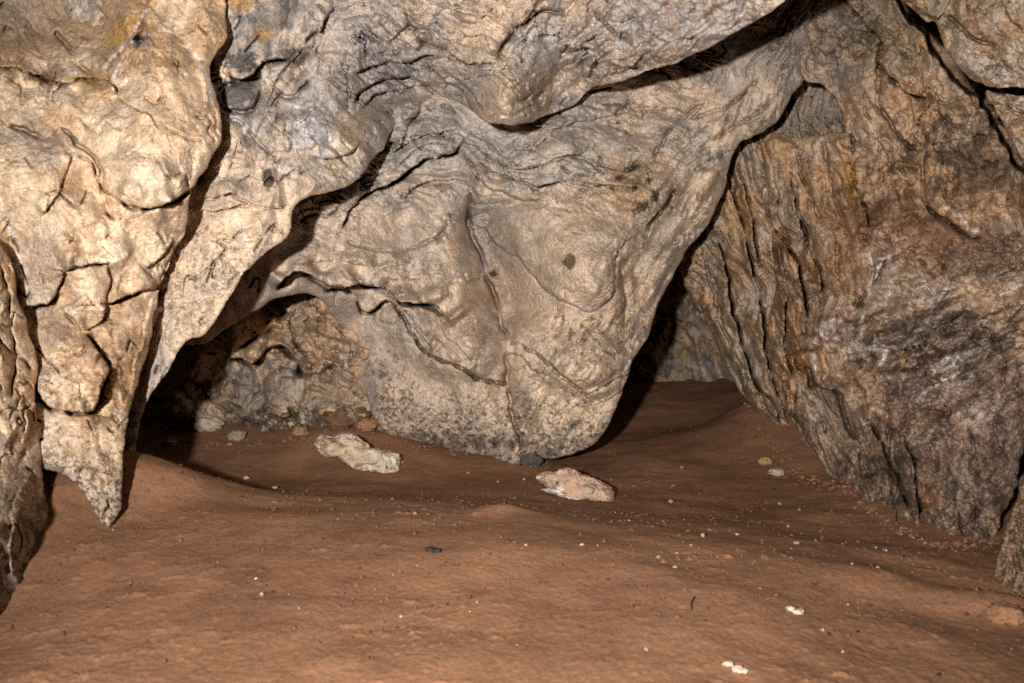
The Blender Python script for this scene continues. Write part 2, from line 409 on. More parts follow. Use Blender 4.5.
rock('rock_buttress',
     [(-170, -120), (240, -120), (228, -30), (226, 10), (227, 38), (211, 64), (215, 89), (222, 120), (220, 143), (206, 170), (192, 190), (186, 228), (170, 262), (161, 285), (152, 336), (138, 384), (127, 425), (124, 455), (123, 481), (120, 508), (109, 528), (100, 519), (89, 501), (68, 477), (44, 469), (10, 466), (-40, 500), (-170, 540)],
     [(-160, -100, 2.7), (0, -90, 3.0), (150, -90, 2.8), (225, -60, 2.85), (20, 20, 2.98), (80, 30, 3.0), (110, 20, 2.9), (40, 62, 2.86), (90, 70, 2.82), (150, 60, 2.66), (190, 60, 2.68), (215, 110, 2.66),
      (60, 110, 2.62), (110, 120, 2.6), (150, 120, 2.5), (185, 130, 2.52), (140, 185, 2.42), (170, 175, 2.46), (30, 115, 2.62), (10, 170, 2.46), (60, 190, 2.46), (98, 180, 2.56), (60, 240, 2.47), (20, 230, 2.52), (130, 230, 2.56), (170, 235, 2.62),
      (140, 275, 2.6), (85, 290, 2.55), (40, 290, 2.55), (70, 370, 2.46), (45, 350, 2.52), (90, 390, 2.46), (120, 330, 2.6), (145, 310, 2.68), (125, 390, 2.62), (60, 440, 2.44), (100, 440, 2.42), (105, 510, 2.37), (80, 480, 2.4), (-100, 200, 2.3), (-100, 400, 2.3), (-100, 520, 2.2)],
     relB, colB,
     [('ledge', 15, 22, [(92, 160), (100, 178), (106, 192), (120, 201), (148, 209), (172, 201), (193, 186)], 0.1),
      ('ledge', 9, 18, [(165, 205), (140, 215), (115, 222), (104, 210)]),
      ('crack', 9, 2.2, [(0, 117), (20, 130), (45, 136), (62, 130), (80, 145), (95, 160), (103, 174), (104, 200), (112, 228)]),
      ('ledge', -13, 16, [(-20, 66), (0, 70), (30, 74), (48, 80), (66, 86), (88, 80), (110, 84), (118, 98)]),
      ('ledge', -7, 14, [(118, 98), (128, 106), (150, 118), (162, 132)]),
      ('ledge', -9, 12, [(112, 90), (106, 72), (122, 50), (142, 22), (155, -4)]),
      ('ridge', 4, 5, [(112, 98), (114, 75), (126, 50), (146, 20)]),
      ('crack', 12, 6, [(134, 36), (142, 44)]),
      ('ledge', 12, 14, [(63, 272), (82, 264), (109, 265), (114, 283), (108, 303), (137, 293), (154, 290), (163, 280)], 0.08),
      ('ledge', 11, 12, [(20, 308), (40, 304), (53, 299), (64, 270)], 0.1),
      ('ledge', 9, 12, [(62, 306), (74, 322), (85, 332), (101, 319), (107, 303)], 0.1),
      ('ledge', 17, 12, [(38, 367), (42, 398), (55, 408), (70, 412), (92, 409), (101, 394), (109, 370), (102, 355), (82, 334)], 0.12),
      ('crack', 12, 1.6, [(185, 228), (168, 262), (160, 284)]),
      ('ledge', 6, 10, [(143, 268), (154, 260), (165, 252), (176, 238)]),
      ('ledge', 8, 8, [(150, 296), (146, 325), (136, 360), (128, 395), (118, 420)], 0.2),
      ('crack', 6, 1.8, [(88, 410), (98, 412), (112, 416), (120, 425)]),
      ('crack', 6, 2.5, [(55, 30), (75, 60), (95, 78)]), ('ledge', 5, 14, [(40, 215), (60, 190), (72, 150)]),
      ('crack', 5, 1.5, [(152, 76), (160, 92), (156, 102), (140, 98)]), ('ridge', 4, 7, [(120, 205), (122, 250), (112, 275)]),
      ('ledge', 5, 10, [(196, 62), (204, 85), (206, 110)])],
     MAT_ROCK, roll=24, rollk=0.75, thick=0.55, seed=7)
tag(bpy.data.objects['rock_buttress'], 'large cream rock face at left with a rounded lobe and a pointed lower tip', 'rock face')

# ================================================================== C: ceiling rock, from the grey shoulder across the nose to the top right
def relC(s):
    L_ = lumpy(s, 120, 90, 50, 7, 2.6, 1.0, 300)
    R_ = lumpy(s, -35, 70, 38, 8, 6, 2.2, 330, 0)
    M_ = lumpy(s, 25, 120, 30, 8, 4, 1.2, 360, 8, 5)
    w1 = sstep(300, 360, s.U); w2 = sstep(480, 540, s.U)
    return L_ * (1 - w1) + M_ * w1 * (1 - w2) + R_ * w2
def colC(s, H):
    c = base(s, BEIGE, GREY * 1.05, 31, 55)
    low = blob(s.U, s.V, 220, 260, 110, 120, -30, 0.4)
    c = mix(c, CREAM * 0.98, low * 0.8)
    c = mix(c, CREAM * 0.92, blob(s.U, s.V, 500, 88, 30, 40, 0, 0.5) * 0.8)
    c = mix(c, CREAM * 0.85, blob(s.U, s.V, 480, 25, 30, 40, 0, 0.5) * 0.7)
    c = mix(c, OCHRE * 0.9, blob(s.U, s.V, 505, 95, 12, 9, 0, 0.6) * 0.3)
    c = mix(c, SLATE, blob(s.U, s.V, 275, 20, 26, 30, 20, 0.4, 9, 0.9) * 0.75)
    c = mix(c, SLATE * 0.7, blob(s.U, s.V, 240, 62, 15, 11, 0, 0.3, 9) * 0.9)
    c = mix(c, SLATE * 0.8, blob(s.U, s.V, 238, 95, 20, 15, 0, 0.3, 4) * 0.9)
    c = mix(c, DARK, blob(s.U, s.V, 297, 58, 13, 9, 20, 0.3, 14, 0.8) * 0.8)
    c = mix(c, DARK, blob(s.U, s.V, 300, 82, 9, 9, 0, 0.3, 24, 0.8) * 0.7)
    c = mix(c, OCHRE, blob(s.U, s.V, 238, 3, 14, 9) * 0.7); c = mix(c, OCHRE * 0.9, blob(s.U, s.V, 262, 34, 10, 7) * 0.6)
    c = mix(c, BLUE * 1.1, blob(s.U, s.V, 312, 125, 20, 38, -25, 0.5, 15, 0.9) * 0.8)
    c = mix(c, SLATE * 1.2, speckle(s, 12, 0.15, 35, 0.3) * blob(s.U, s.V, 280, 120, 50, 60) * 0.6)
    c = mix(c, GREY * 0.8, blob(s.U, s.V, 380, 90, 70, 50, 0, 0.6) * 0.7)
    c = mix(c, GREY * 0.75, blob(s.U, s.V, 195, 285, 26, 14, 0, 0.5) * 0.35)
    c = mix(c, np.array([0.40, 0.37, 0.365]), blob(s.U, s.V, 400, 80, 80, 45, 10, 0.6, 19) * 0.6); c = mix(c, np.array([0.44, 0.40, 0.385]), blob(s.U, s.V, 620, 40, 100, 40, -20, 0.6, 29) * 0.5)
    c = mix(c, CREAM, blob(s.U, s.V, 345, 150, 14, 40, 20, 0.5) * 0.55)
    c = mix(c, BROWN * 1.5, speckle(s, 22, 0.2, 36, 0.35) * sstep(560, 640, s.U) * 0.5)
    m = np.zeros(s.U.shape)
    for l in ([(220, 90), (235, 80), (255, 74)], [(225, 118), (240, 122), (250, 135), (268, 150)], [(296, 100), (302, 125), (312, 150)], [(310, 110), (322, 128), (330, 140)],
              [(270, 165), (290, 172), (308, 182)], [(228, 175), (205, 185), (198, 195)], [(235, 212), (246, 240), (255, 262)], [(262, 70), (275, 95), (282, 110)]):
        m = veins_sheen(s, m, l, 2.0)
    c = mix(c, WHITE, m * 0.85)
    c = mix(c, SOOT, blob(s.U, s.V, 268, 179, 6, 10, -5, 0.15, 5, 0.25) * 0.85)
    c = mix(c, BROWN, speckle(s, 6, 0.42, 37) * blob(s.U, s.V, 200, 320, 60, 80) * 0.7)
    wet = blob(s.U, s.V, 312, 125, 24, 40, -25, 0.5) * 0.4
    return c, wet
rock('ceiling_rock',
     [(60, -130), (860, -130), (845, -40), (800, -8), (787, 0), (759, 20), (718, 43), (690, 57), (674, 64), (648, 71), (634, 78), (593, 88), (578, 103), (560, 112), (540, 118), (533, 122), (508, 125), (486, 122), (476, 114), (462, 104), (440, 100), (412, 104), (396, 120), (385, 149), (376, 156), (360, 178), (340, 190), (314, 196), (296, 205), (290, 230), (283, 241), (253, 264), (227, 302), (206, 335), (185, 341), (171, 367), (149, 398), (139, 430), (133, 470), (110, 500), (90, 480), (100, 380), (120, 250), (110, 100)],
     [(70, -120, 3.0), (240, -120, 2.9), (500, -120, 2.8), (840, -120, 2.7), (150, 150, 2.9), (130, 300, 2.95), (100, 450, 2.95), (240, 20, 2.92), (235, 60, 2.94), (238, 95, 2.94), (218, 120, 2.87), (290, 30, 3.0), (295, 75, 3.04), (270, 130, 2.90), (230, 170, 2.86), (320, 130, 2.98),
      (300, 180, 2.88), (340, 170, 3.05), (365, 150, 3.2), (384, 140, 3.4), (350, 100, 3.1), (350, 40, 3.1), (390, 100, 3.5), (430, 95, 3.62), (455, 97, 3.6), (410, 50, 3.25), (440, 20, 3.1), (470, 50, 3.1), (490, 10, 3.0), (508, 92, 2.95), (490, 108, 3.08), (525, 112, 3.1), (505, 60, 3.0), (540, 60, 3.2), (548, 100, 3.46), (470, 95, 3.42), (580, 90, 3.5), (590, 30, 3.14), (610, 70, 3.3), (650, 50, 3.12), (660, 10, 3.0), (720, 20, 2.9), (770, -10, 2.8),
      (250, 230, 2.82), (205, 200, 2.84), (215, 260, 2.80), (180, 290, 2.82), (200, 325, 2.84), (160, 360, 2.86), (150, 395, 2.86), (140, 440, 2.86)],
     relC, colC,
     [('ledge', 9, 14, [(200, 196), (215, 198), (232, 192), (250, 205), (275, 208), (290, 205)], 0.15),
      ('ledge', 8, 12, [(190, 208), (215, 212), (240, 205), (262, 212)], 0.2),
      ('ledge', 12, 10, [(225, 70), (238, 78), (252, 72), (262, 62), (275, 60), (290, 62), (305, 66)], 0.15),
      ('crack', 8, 2, [(216, 92), (225, 86), (240, 80), (258, 76), (262, 70)]), ('crack', 8, 2, [(258, 76), (262, 90), (250, 108), (232, 112), (220, 108)]),
      ('crack', 8, 1.8, [(268, 75), (278, 95), (290, 98), (300, 90), (310, 80)]),
      ('ledge', 8, 12, [(316, 30), (322, 32), (328, 14), (336, 4)]), ('crack', 8, 2, [(264, 62), (290, 60), (300, 45), (312, 36), (322, 30)]),
      ('ledge', 6, 12, [(255, 100), (272, 118), (292, 150), (310, 184), (300, 200)]),
      ('crack', 5, 2, [(225, 118), (243, 124), (256, 140), (272, 156)]),
      ('ledge', 6, 10, [(312, 158), (330, 158), (350, 152), (362, 140)]), ('ridge', 5, 6, [(252, 212), (262, 240), (240, 275)]), ('ridge', 4, 8, [(300, 110), (312, 150)]),
      ('ledge', 9, 12, [(410, 22), (425, 43), (446, 48), (470, 61), (503, 65)], 0.1),
      ('ledge', 9, 9, [(347, 72), (384, 64), (408, 65), (425, 56), (460, 58), (474, 66)], 0.1),
      ('ledge', 10, 9, [(352, 103), (358, 91), (384, 80), (415, 73)], 0.15),
      ('ledge', 8, 8, [(360, 110), (372, 96), (396, 90), (420, 84), (436, 92), (452, 104)], 0.15),
      ('ledge', 9, 8, [(425, 60), (440, 78), (458, 92), (476, 112)], 0.15),
      ('ledge', 7, 6, [(440, 66), (456, 80), (474, 96), (484, 110)], 0.2),
      ('ledge', 6, 7, [(388, 40), (400, 30), (412, 24)]), ('ledge', 7, 8, [(376, 20), (392, 34), (412, 44), (420, 52)]),
      ('crack', 12, 2, [(507, 66), (502, 52), (514, 31), (535, 14), (545, 10), (566, 14), (578, -4)]),
      ('ledge', 8, 10, [(504, 64), (514, 78), (530, 98), (536, 114)], 0.2),
      ('ledge', 8, 12, [(570, 50), (588, 44), (600, 52)], 0.2), ('crack', 9, 1.8, [(620, 54), (627, 64), (644, 68), (665, 65)]),
      ('crack', 6, 1.6, [(592, 12), (606, 24), (618, 38)]), ('crack', 6, 1.6, [(626, -5), (634, 14), (630, 30)]), ('ledge', 6, 9, [(650, 30), (668, 40), (690, 36), (720, 20)]),
      ('crack', 6, 1.4, [(556, 60), (566, 78), (582, 90)])],
     MAT_ROCK, roll=20, rollk=0.7, thick=0.75, seed=11)
tag(bpy.data.objects['ceiling_rock'], 'overhanging grey and cream ceiling rock with a rounded nose, at the top middle', 'ceiling rock')

# ================================================================== E: central hanging rock
def relE(s):
    swell = lambda x, y, rx, ry, h: h * np.exp(-(((s.U - x) / rx) ** 2 + ((s.V - y) / ry) ** 2) ** 1.5)
    a = lumpy(s, 12, 110, 30, 7, 3.2, 1.2, 400, 8, 5)       # upper folded layers
    b = lumpy(s, 80, 110, 70, 7, 1.5, 0.7, 430)               # lower smooth drapes
    c = lumpy(s, -55, 100, 28, 7, 4, 1.4, 460, 5, 4)          # right flank, layers dipping with the edge
    w = sstep(190, 260, s.V + 14 * noise(s.U / 40, s.V / 40, 4)); r = sstep(0, 70, (s.U - 600) * 0.85 + (s.V - 200) * 0.55)
    H = a * (1 - w) + b * w
    H = H * (1 - r) + c * r
    low = sstep(350, 430, s.V)
    H = H * (0.75 + 0.25 * (w < 0.5)) + swell(575, 262, 46, 44, 22) + swell(590, 350, 40, 34, 26) + swell(462, 350, 30, 24, 22) + swell(430, 225, 26, 30, 12) + swell(565, 425, 30, 22, 8) + swell(400, 395, 34, 30, 9) + swell(545, 150, 34, 20, 10)
    H = H - 3.0 * low * speckle(s, 5.5, 0.52, 41, 0.15)       # small solution pits near the foot
    return H
def colE(s, H):
    c = base(s, BEIGE * 1.1, np.array([0.51, 0.435, 0.37]), 41, 80)
    c = c / (1 + 0.12 * fbm(s.U / 14, s.V / 14, 4, 46, 0.7))[..., None]
    c = mix(c, CREAM * 0.92, blob(s.U, s.V, 560, 290, 70, 60, 0, 0.6) * 0.65)
    c = mix(c, CREAM * 0.98, blob(s.U, s.V, 560, 400, 80, 50, 0, 0.6) * 0.75)
    c = mix(c, CREAM * 0.85, blob(s.U, s.V, 470, 350, 40, 60, -20, 0.6) * 0.5)
    c = mix(c, CREAM * 0.9, blob(s.U, s.V, 440, 395, 60, 30, 0, 0.6) * 0.6)
    c = mix(c, np.array([0.43, 0.40, 0.375]), blob(s.U, s.V, 420, 150, 100, 55, 0, 0.5) * 0.75)
    c = mix(c, np.array([0.45, 0.41, 0.38]), blob(s.U, s.V, 560, 150, 110, 40, 0, 0.5) * 0.6)
    c = mix(c, OCHRE * 0.8, blob(s.U, s.V, 632, 185, 30, 32, 20, 0.5, 6) * 0.5)
    c = mix(c, BROWN * 0.8, blob(s.U, s.V, 650, 345, 9, 60, 8, 0.6, 6) * 0.35)
    c = mix(c, OCHRE * 0.8, blob(s.U, s.V, 618, 300, 12, 45, 5, 0.6, 7) * 0.35)
    for x, y, rx, ry in ((633, 168, 6, 4), (641, 208, 9, 6), (620, 178, 5, 3), (648, 180, 3, 3), (655, 196, 5, 6), (612, 188, 4, 3)):
        c = mix(c, SOOT, blob(s.U, s.V, x, y, rx, ry, -15, 0.35, 8, 0.8) * 0.85)
    c = mix(c, BROWN, blob(s.U, s.V, 443, 186, 10, 5, 5, 0.4) * 0.7)
    c = mix(c, BROWN * 1.1, blob(s.U, s.V, 470, 208, 6, 16, 0, 0.5) * 0.55)
    c = mix(c, BROWN * 1.3, blob(s.U, s.V, 488, 270, 7, 55, -8, 0.6, 9) * 0.55)
    c = mix(c, GREY * 0.8, blob(s.U, s.V, 490, 235, 45, 25, 35, 0.6, 9) * 0.5)
    c = mix(c, OCHRE, blob(s.U, s.V, 452, 255, 5, 14, 0, 0.6) * 0.35)
    c = mix(c, BROWN * 0.55, blob(s.U, s.V, 569.5, 261, 6.5, 8, -15, 0.18, 5, 0.3) * 0.9)
    c = mix(c, BROWN * 0.6, blob(s.U, s.V, 494.5, 273, 3.6, 3.6, 0, 0.3) * 0.9)
    c = mix(c, DARK, blob(s.U, s.V, 573, 426, 5, 4, 0, 0.3) * 0.7)
    c = mix(c, DARK * 1.2, blob(s.U, s.V, 655, 215, 8, 40, 35, 0.6, 9, 0.8) * 0.4)
    # dark crust of little spots that thickens towards the soil
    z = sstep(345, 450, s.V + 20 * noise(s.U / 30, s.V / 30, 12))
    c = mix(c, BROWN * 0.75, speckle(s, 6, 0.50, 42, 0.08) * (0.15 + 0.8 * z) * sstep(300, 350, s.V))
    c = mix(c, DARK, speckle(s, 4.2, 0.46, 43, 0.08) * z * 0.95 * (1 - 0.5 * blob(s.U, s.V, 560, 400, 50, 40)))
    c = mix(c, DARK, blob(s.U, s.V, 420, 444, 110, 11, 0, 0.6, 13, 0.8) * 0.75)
    c = mix(c, DARK, speckle(s, 7, 0.15, 45, 0.35) * blob(s.U, s.V, 385, 395, 24, 42, 0, 0.6) * 0.75)
    c = mix(c, BLUE * 0.8, blob(s.U, s.V, 372, 395, 8, 24, -10, 0.6) * 0.5)
    c = mix(c, BROWN, speckle(s, 7, 0.34, 46, 0.1) * blob(s.U, s.V, 590, 345, 45, 28, 30, 0.5) * 0.85)
    c = mix(c, BROWN, speckle(s, 6, 0.40, 47, 0.1) * blob(s.U, s.V, 410, 275, 40, 18, 0, 0.5) * 0.7)
    m = np.zeros(s.U.shape)
    for l in ([(560, 303), (590, 310), (610, 298), (616, 270), (622, 250)], [(488, 240), (482, 300), (490, 330)], [(545, 288), (560, 300)], [(640, 330), (628, 300), (630, 262)]):
        m = veins_sheen(s, m, l, 3.2, 12)
    c = mix(c, BLUE * 1.15, m * 0.6)
    # greyer, darker stone near the top right join
    c = mix(c, GREY * 0.62, blob(s.U, s.V, 800, 40, 70, 60, 0, 0.6) * 0.7)
    return c, None
rock('hanging_rock',
     [(200, 60), (400, 20), (600, 10), (818, -60), (816, 0), (812, 30), (806, 50), (801, 68), (804, 80), (790, 99), (783, 116), (763, 133), (740, 143), (730, 167), (725, 191), (705, 230), (690, 246), (671, 281), (658, 305), (648, 336), (632, 363), (621, 394), (609, 425), (597, 442), (583, 451), (562, 458), (545, 459), (530, 455), (520, 470), (480, 480), (390, 480), (377, 440), (368, 404), (353, 375), (359, 364), (355, 347), (339, 324), (323, 302), (307, 293), (291, 295), (275, 299), (259, 310), (240, 320), (200, 345), (170, 330), (170, 200)],
     [(200, 80, 3.8), (180, 300, 3.5), (400, 40, 3.9), (600, 20, 4.1), (810, -50, 3.9), (400, 130, 3.62), (440, 125, 3.64), (480, 135, 3.58), (540, 125, 3.62), (575, 110, 3.66), (570, 150, 3.6), (640, 110, 3.9), (700, 90, 3.9), (760, 60, 3.85), (800, 30, 3.85), (620, 150, 3.75), (640, 190, 3.62), (590, 210, 3.62), (580, 260, 3.44), (600, 295, 3.44), (590, 325, 3.62), (560, 290, 3.56), (520, 240, 3.72), (485, 220, 3.92), (503, 290, 3.94), (498, 330, 3.86), (455, 240, 3.78), (430, 200, 3.78), (400, 230, 3.76), (350, 220, 3.62), (350, 270, 3.62), (300, 240, 3.46), (280, 280, 3.42), (250, 310, 3.42), (440, 290, 3.72), (470, 350, 3.72),
      (390, 330, 3.98), (350, 310, 3.98), (420, 400, 4.0), (380, 400, 4.05), (360, 370, 4.1), (400, 450, 4.2), (480, 420, 4.0), (460, 450, 4.16), (505, 400, 3.94), (500, 455, 4.04), (550, 360, 3.64), (585, 375, 3.5), (540, 415, 3.8), (590, 412, 3.66), (560, 445, 3.78), (545, 458, 3.82), (630, 340, 3.68), (640, 280, 3.74), (680, 240, 3.86), (720, 170, 3.92), (690, 160, 3.86), (770, 110, 3.9)],
     relE, colE,
     [('valley', 42, 20, [(470, 200), (484, 240), (496, 285), (505, 330)], 0.3), ('valley', 22, 16, [(507, 345), (510, 385), (518, 420), (524, 450)], 0.3),
      ('valley', 26, 16, [(360, 330), (385, 345), (415, 375), (470, 400)], 0.3), ('valley', 22, 14, [(520, 365), (550, 388), (580, 408), (612, 398)], 0.3), ('valley', 24, 18, [(412, 196), (404, 225), (392, 260)], 0.3), ('valley', 24, 16, [(560, 205), (600, 200), (640, 214)], 0.3), ('valley', 22, 14, [(636, 250), (634, 290), (640, 330)], 0.3),
      ('ledge', 9, 8, [(458, 130), (463, 140), (477, 150), (504, 167), (531, 168), (559, 158), (579, 155), (591, 145)], 0.15),
      ('ledge', 10, 8, [(463, 140), (466, 157), (487, 171), (511, 178), (535, 185), (572, 178), (600, 184), (650, 188)], 0.12),
      ('ledge', 15, 9, [(340, 229), (348, 212), (362, 197), (391, 181), (425, 161), (456, 150), (461, 137)], 0.08),
      ('ledge', 8, 8, [(405, 205), (408, 191), (429, 182), (460, 178), (473, 191)], 0.15), ('ledge', 7, 7, [(466, 157), (480, 182), (510, 196), (548, 200)], 0.2),
      ('ledge', 8, 7, [(384, 160), (398, 146), (412, 120), (425, 104)], 0.2), ('ledge', 7, 6, [(392, 150), (420, 138), (450, 130), (462, 132)], 0.2),
      ('ledge', 7, 6, [(400, 120), (430, 116), (450, 124), (460, 132)], 0.2), ('ledge', 6, 6, [(395, 168), (420, 150), (445, 142), (458, 138)], 0.2),
      ('ledge', 6, 7, [(520, 122), (560, 128), (579, 121), (617, 116), (640, 96)], 0.2), ('ledge', 6, 6, [(530, 150), (545, 138), (560, 140)], 0.2),
      ('crack', 7, 1.5, [(616, 118), (626, 106), (634, 90)]), ('crack', 8, 1.6, [(651, 166), (656, 148), (668, 130), (690, 113), (712, 100)]),
      ('ledge', -8, 11, [(640, 246), (648, 232), (668, 205), (682, 185), (700, 168), (722, 150)], 0.1),
      ('ledge', -7, 8, [(650, 262), (668, 232), (690, 205), (712, 178)], 0.15), ('ledge', -6, 6, [(640, 310), (656, 275), (676, 245), (700, 212)], 0.15),
      ('crack', 8, 1.4, [(644, 240), (660, 212), (676, 190)]), ('crack', 6, 1.4, [(690, 120), (730, 104), (760, 78)]), ('crack', 6, 1.4, [(700, 150), (730, 128), (760, 112), (780, 92)]),
      ('ledge', 7, 22, [(466, 218), (494, 240), (518, 258), (545, 288), (566, 304), (593, 310), (611, 298), (614, 281), (620, 249), (645, 230)], 0.12),
      ('ledge', 24, 12, [(276, 290), (289, 274), (304, 273), (336, 288), (356, 284), (385, 287), (401, 302), (422, 302), (443, 310), (458, 326)], 0.07),
      ('ledge', 14, 9, [(322, 290), (348, 290), (360, 309), (370, 311), (386, 302), (404, 318), (416, 338), (424, 354)], 0.08),
      ('ledge', 15, 13, [(424, 352), (443, 358), (462, 368), (477, 377), (507, 384)], 0.08),
      ('ledge', 7, 7, [(386, 300), (402, 310), (418, 330), (432, 352)], 0.15), ('ledge', 7, 12, [(418, 306), (438, 318), (446, 336), (462, 352), (470, 366)], 0.15),
      ('crack', 8, 2.4, [(466, 190), (470, 225), (487, 271), (497, 309), (507, 340), (507, 384), (511, 411), (524, 456)], 0.08),
      ('ridge', 12, 12, [(452, 236), (462, 280), (480, 330), (496, 372)], 0.15), ('ridge', 6, 10, [(430, 250), (450, 290), (470, 320)], 0.2),
      ('ledge', 11, 16, [(508, 341), (525, 346), (545, 363), (572, 384), (589, 394), (607, 381), (624, 376), (639, 360)], 0.06),
      ('ledge', 6, 9, [(508, 352), (524, 356), (536, 372), (548, 380)], 0.2), ('ledge', 5, 9, [(540, 400), (560, 412), (580, 404)], 0.2),
      ('ledge', 6, 8, [(628, 262), (632, 300), (626, 332), (634, 352)], 0.2), ('crack', 6, 1.8, [(622, 260), (626, 300), (622, 330)]),
      ('ledge', 7, 7, [(642, 318), (650, 330), (644, 342), (634, 340)], 0.2), ('crack', 6, 1.6, [(345, 240), (375, 252), (420, 246), (450, 226)]), ('ledge', 5, 10, [(300, 262), (340, 262), (380, 268), (420, 262)], 0.2),
      ('crack', 7, 1.6, [(300, 222), (316, 212), (330, 214), (345, 204)])],
     MAT_ROCK, roll=30, rollk=0.85, thick=0.8, seed=13)
tag(bpy.data.objects['hanging_rock'], 'big grey-beige rock hanging in the middle, narrowing down to a rounded tip', 'hanging rock')

# ================================================================== F: back of the low left alcove
def relF(s):
    H = lumpy(s, 30, 60, 40, 9, 6, 1.8, 500)
    r = np.hypot(s.U - 285, (s.V - 389) * 1.02)
    H = H * (1 - 0.75 * sstep(26, 16, r)) + 16 * np.sqrt(np.clip(1 - (r / 22) ** 2, 0, 1)) - 7 * np.exp(-((r - 23) / 2.4) ** 2)
    return H
def colF(s, H):
    c = base(s, TAN * 1.15, BEIGE * 0.95, 51, 40)
    c = mix(c, TAN, blob(s.U, s.V, 320, 330, 40, 35, 20, 0.5) * 0.6)
    c = mix(c, SLATE, blob(s.U, s.V, 240, 395, 34, 30, 20, 0.5, 6) * 0.5)
    c = mix(c, SLATE, blob(s.U, s.V, 335, 392, 30, 18, 0, 0.5, 7) * 0.45)
    c = mix(c, BEIGE * 0.8, blob(s.U, s.V, 285, 389, 19, 19, 0, 0.2, 5, 0.2) * 0.8)
    c = mix(c, SLATE, speckle(s, 9, 0.1, 52, 0.2) * blob(s.U, s.V, 285, 389, 20, 20) * 0.7)
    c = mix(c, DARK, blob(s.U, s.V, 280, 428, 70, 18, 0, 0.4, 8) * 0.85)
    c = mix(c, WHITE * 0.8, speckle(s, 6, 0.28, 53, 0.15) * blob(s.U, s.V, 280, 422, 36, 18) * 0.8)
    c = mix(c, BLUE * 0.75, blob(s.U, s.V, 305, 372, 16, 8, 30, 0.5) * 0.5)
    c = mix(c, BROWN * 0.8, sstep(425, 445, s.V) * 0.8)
    return c, None
rock('alcove_rock',
     [(90, 240), (420, 220), (430, 300), (420, 470), (330, 475), (200, 475), (90, 480)],
     [(100, 260, 5.08), (410, 240, 4.28), (120, 380, 4.88), (170, 400, 4.35), (200, 350, 4.30), (230, 330, 4.10), (255, 340, 4.20), (280, 320, 4.38), (240, 385, 4.46), (285, 389, 4.28), (330, 330, 4.20), (345, 390, 4.20), (310, 300, 4.28), (195, 440, 4.38), (290, 440, 4.23), (370, 440, 4.22), (110, 470, 4.58), (415, 460, 4.22), (262, 360, 4.36)],
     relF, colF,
     [('ledge', 26, 12, [(226, 357), (243, 357), (252, 363), (269, 347), (281, 345), (298, 360), (305, 379)], 0.08),
      ('crack', 9, 1.6, [(228, 352), (246, 344), (262, 334), (276, 326)]), ('ledge', 12, 12, [(276, 298), (290, 318), (296, 340), (310, 356)], 0.15),
      ('ledge', 10, 10, [(300, 320), (330, 318), (352, 345), (352, 372)], 0.15), ('ledge', 10, 9, [(304, 368), (330, 366), (356, 372)], 0.15),
      ('ledge', 9, 10, [(200, 388), (212, 402), (236, 410), (262, 424)], 0.15), ('ledge', 9, 8, [(262, 400), (268, 412), (284, 420), (304, 410)], 0.1), ('crack', 6, 1.6, [(228, 370), (236, 400)])],
     MAT_ROCK, roll=20, thick=0.4, seed=17)
tag(bpy.data.objects['alcove_rock'], 'mottled grey and tan rock with a round knob, back of the left alcove', 'rock')

# ================================================================== Q, P: far end and inner side of the passage on the right
def relQ(s): return lumpy(s, 75, 60, 26, 9, 5, 1.6, 600)
def colQ(s, H):
    c = base(s, TAN * 0.8, GREY * 0.8, 61, 30)  # tones scaled down: part of the passage dimness is in the colour
    c = mix(c, OLIVE, blob(s.U, s.V, 670, 350, 30, 40, 0, 0.6) * 0.5)
    return mix(c, OCHRE * 0.6, blob(s.U, s.V, 690, 300, 10, 20) * 0.4), None
rock('far_rock', [(560, 120), (800, 120), (820, 300), (800, 420), (560, 430)],
     [(560, 130, 5.2), (560, 420, 5.3), (640, 300, 5.6), (680, 260, 5.3), (700, 300, 5.4), (660, 380, 5.8), (720, 380, 5.8), (800, 130, 5.0), (800, 400, 5.0)],
     relQ, colQ, [('crack', 10, 1.8, [(664, 300), (672, 330), (670, 380)]), ('ledge', 10, 9, [(640, 330), (660, 320), (690, 326)], 0.2)], MAT_ROCK, roll=18, thick=0.4, seed=19, step=1.6)
tag(bpy.data.objects['far_rock'], 'dim greenish rock closing the far end of the narrow right hand passage', 'rock')

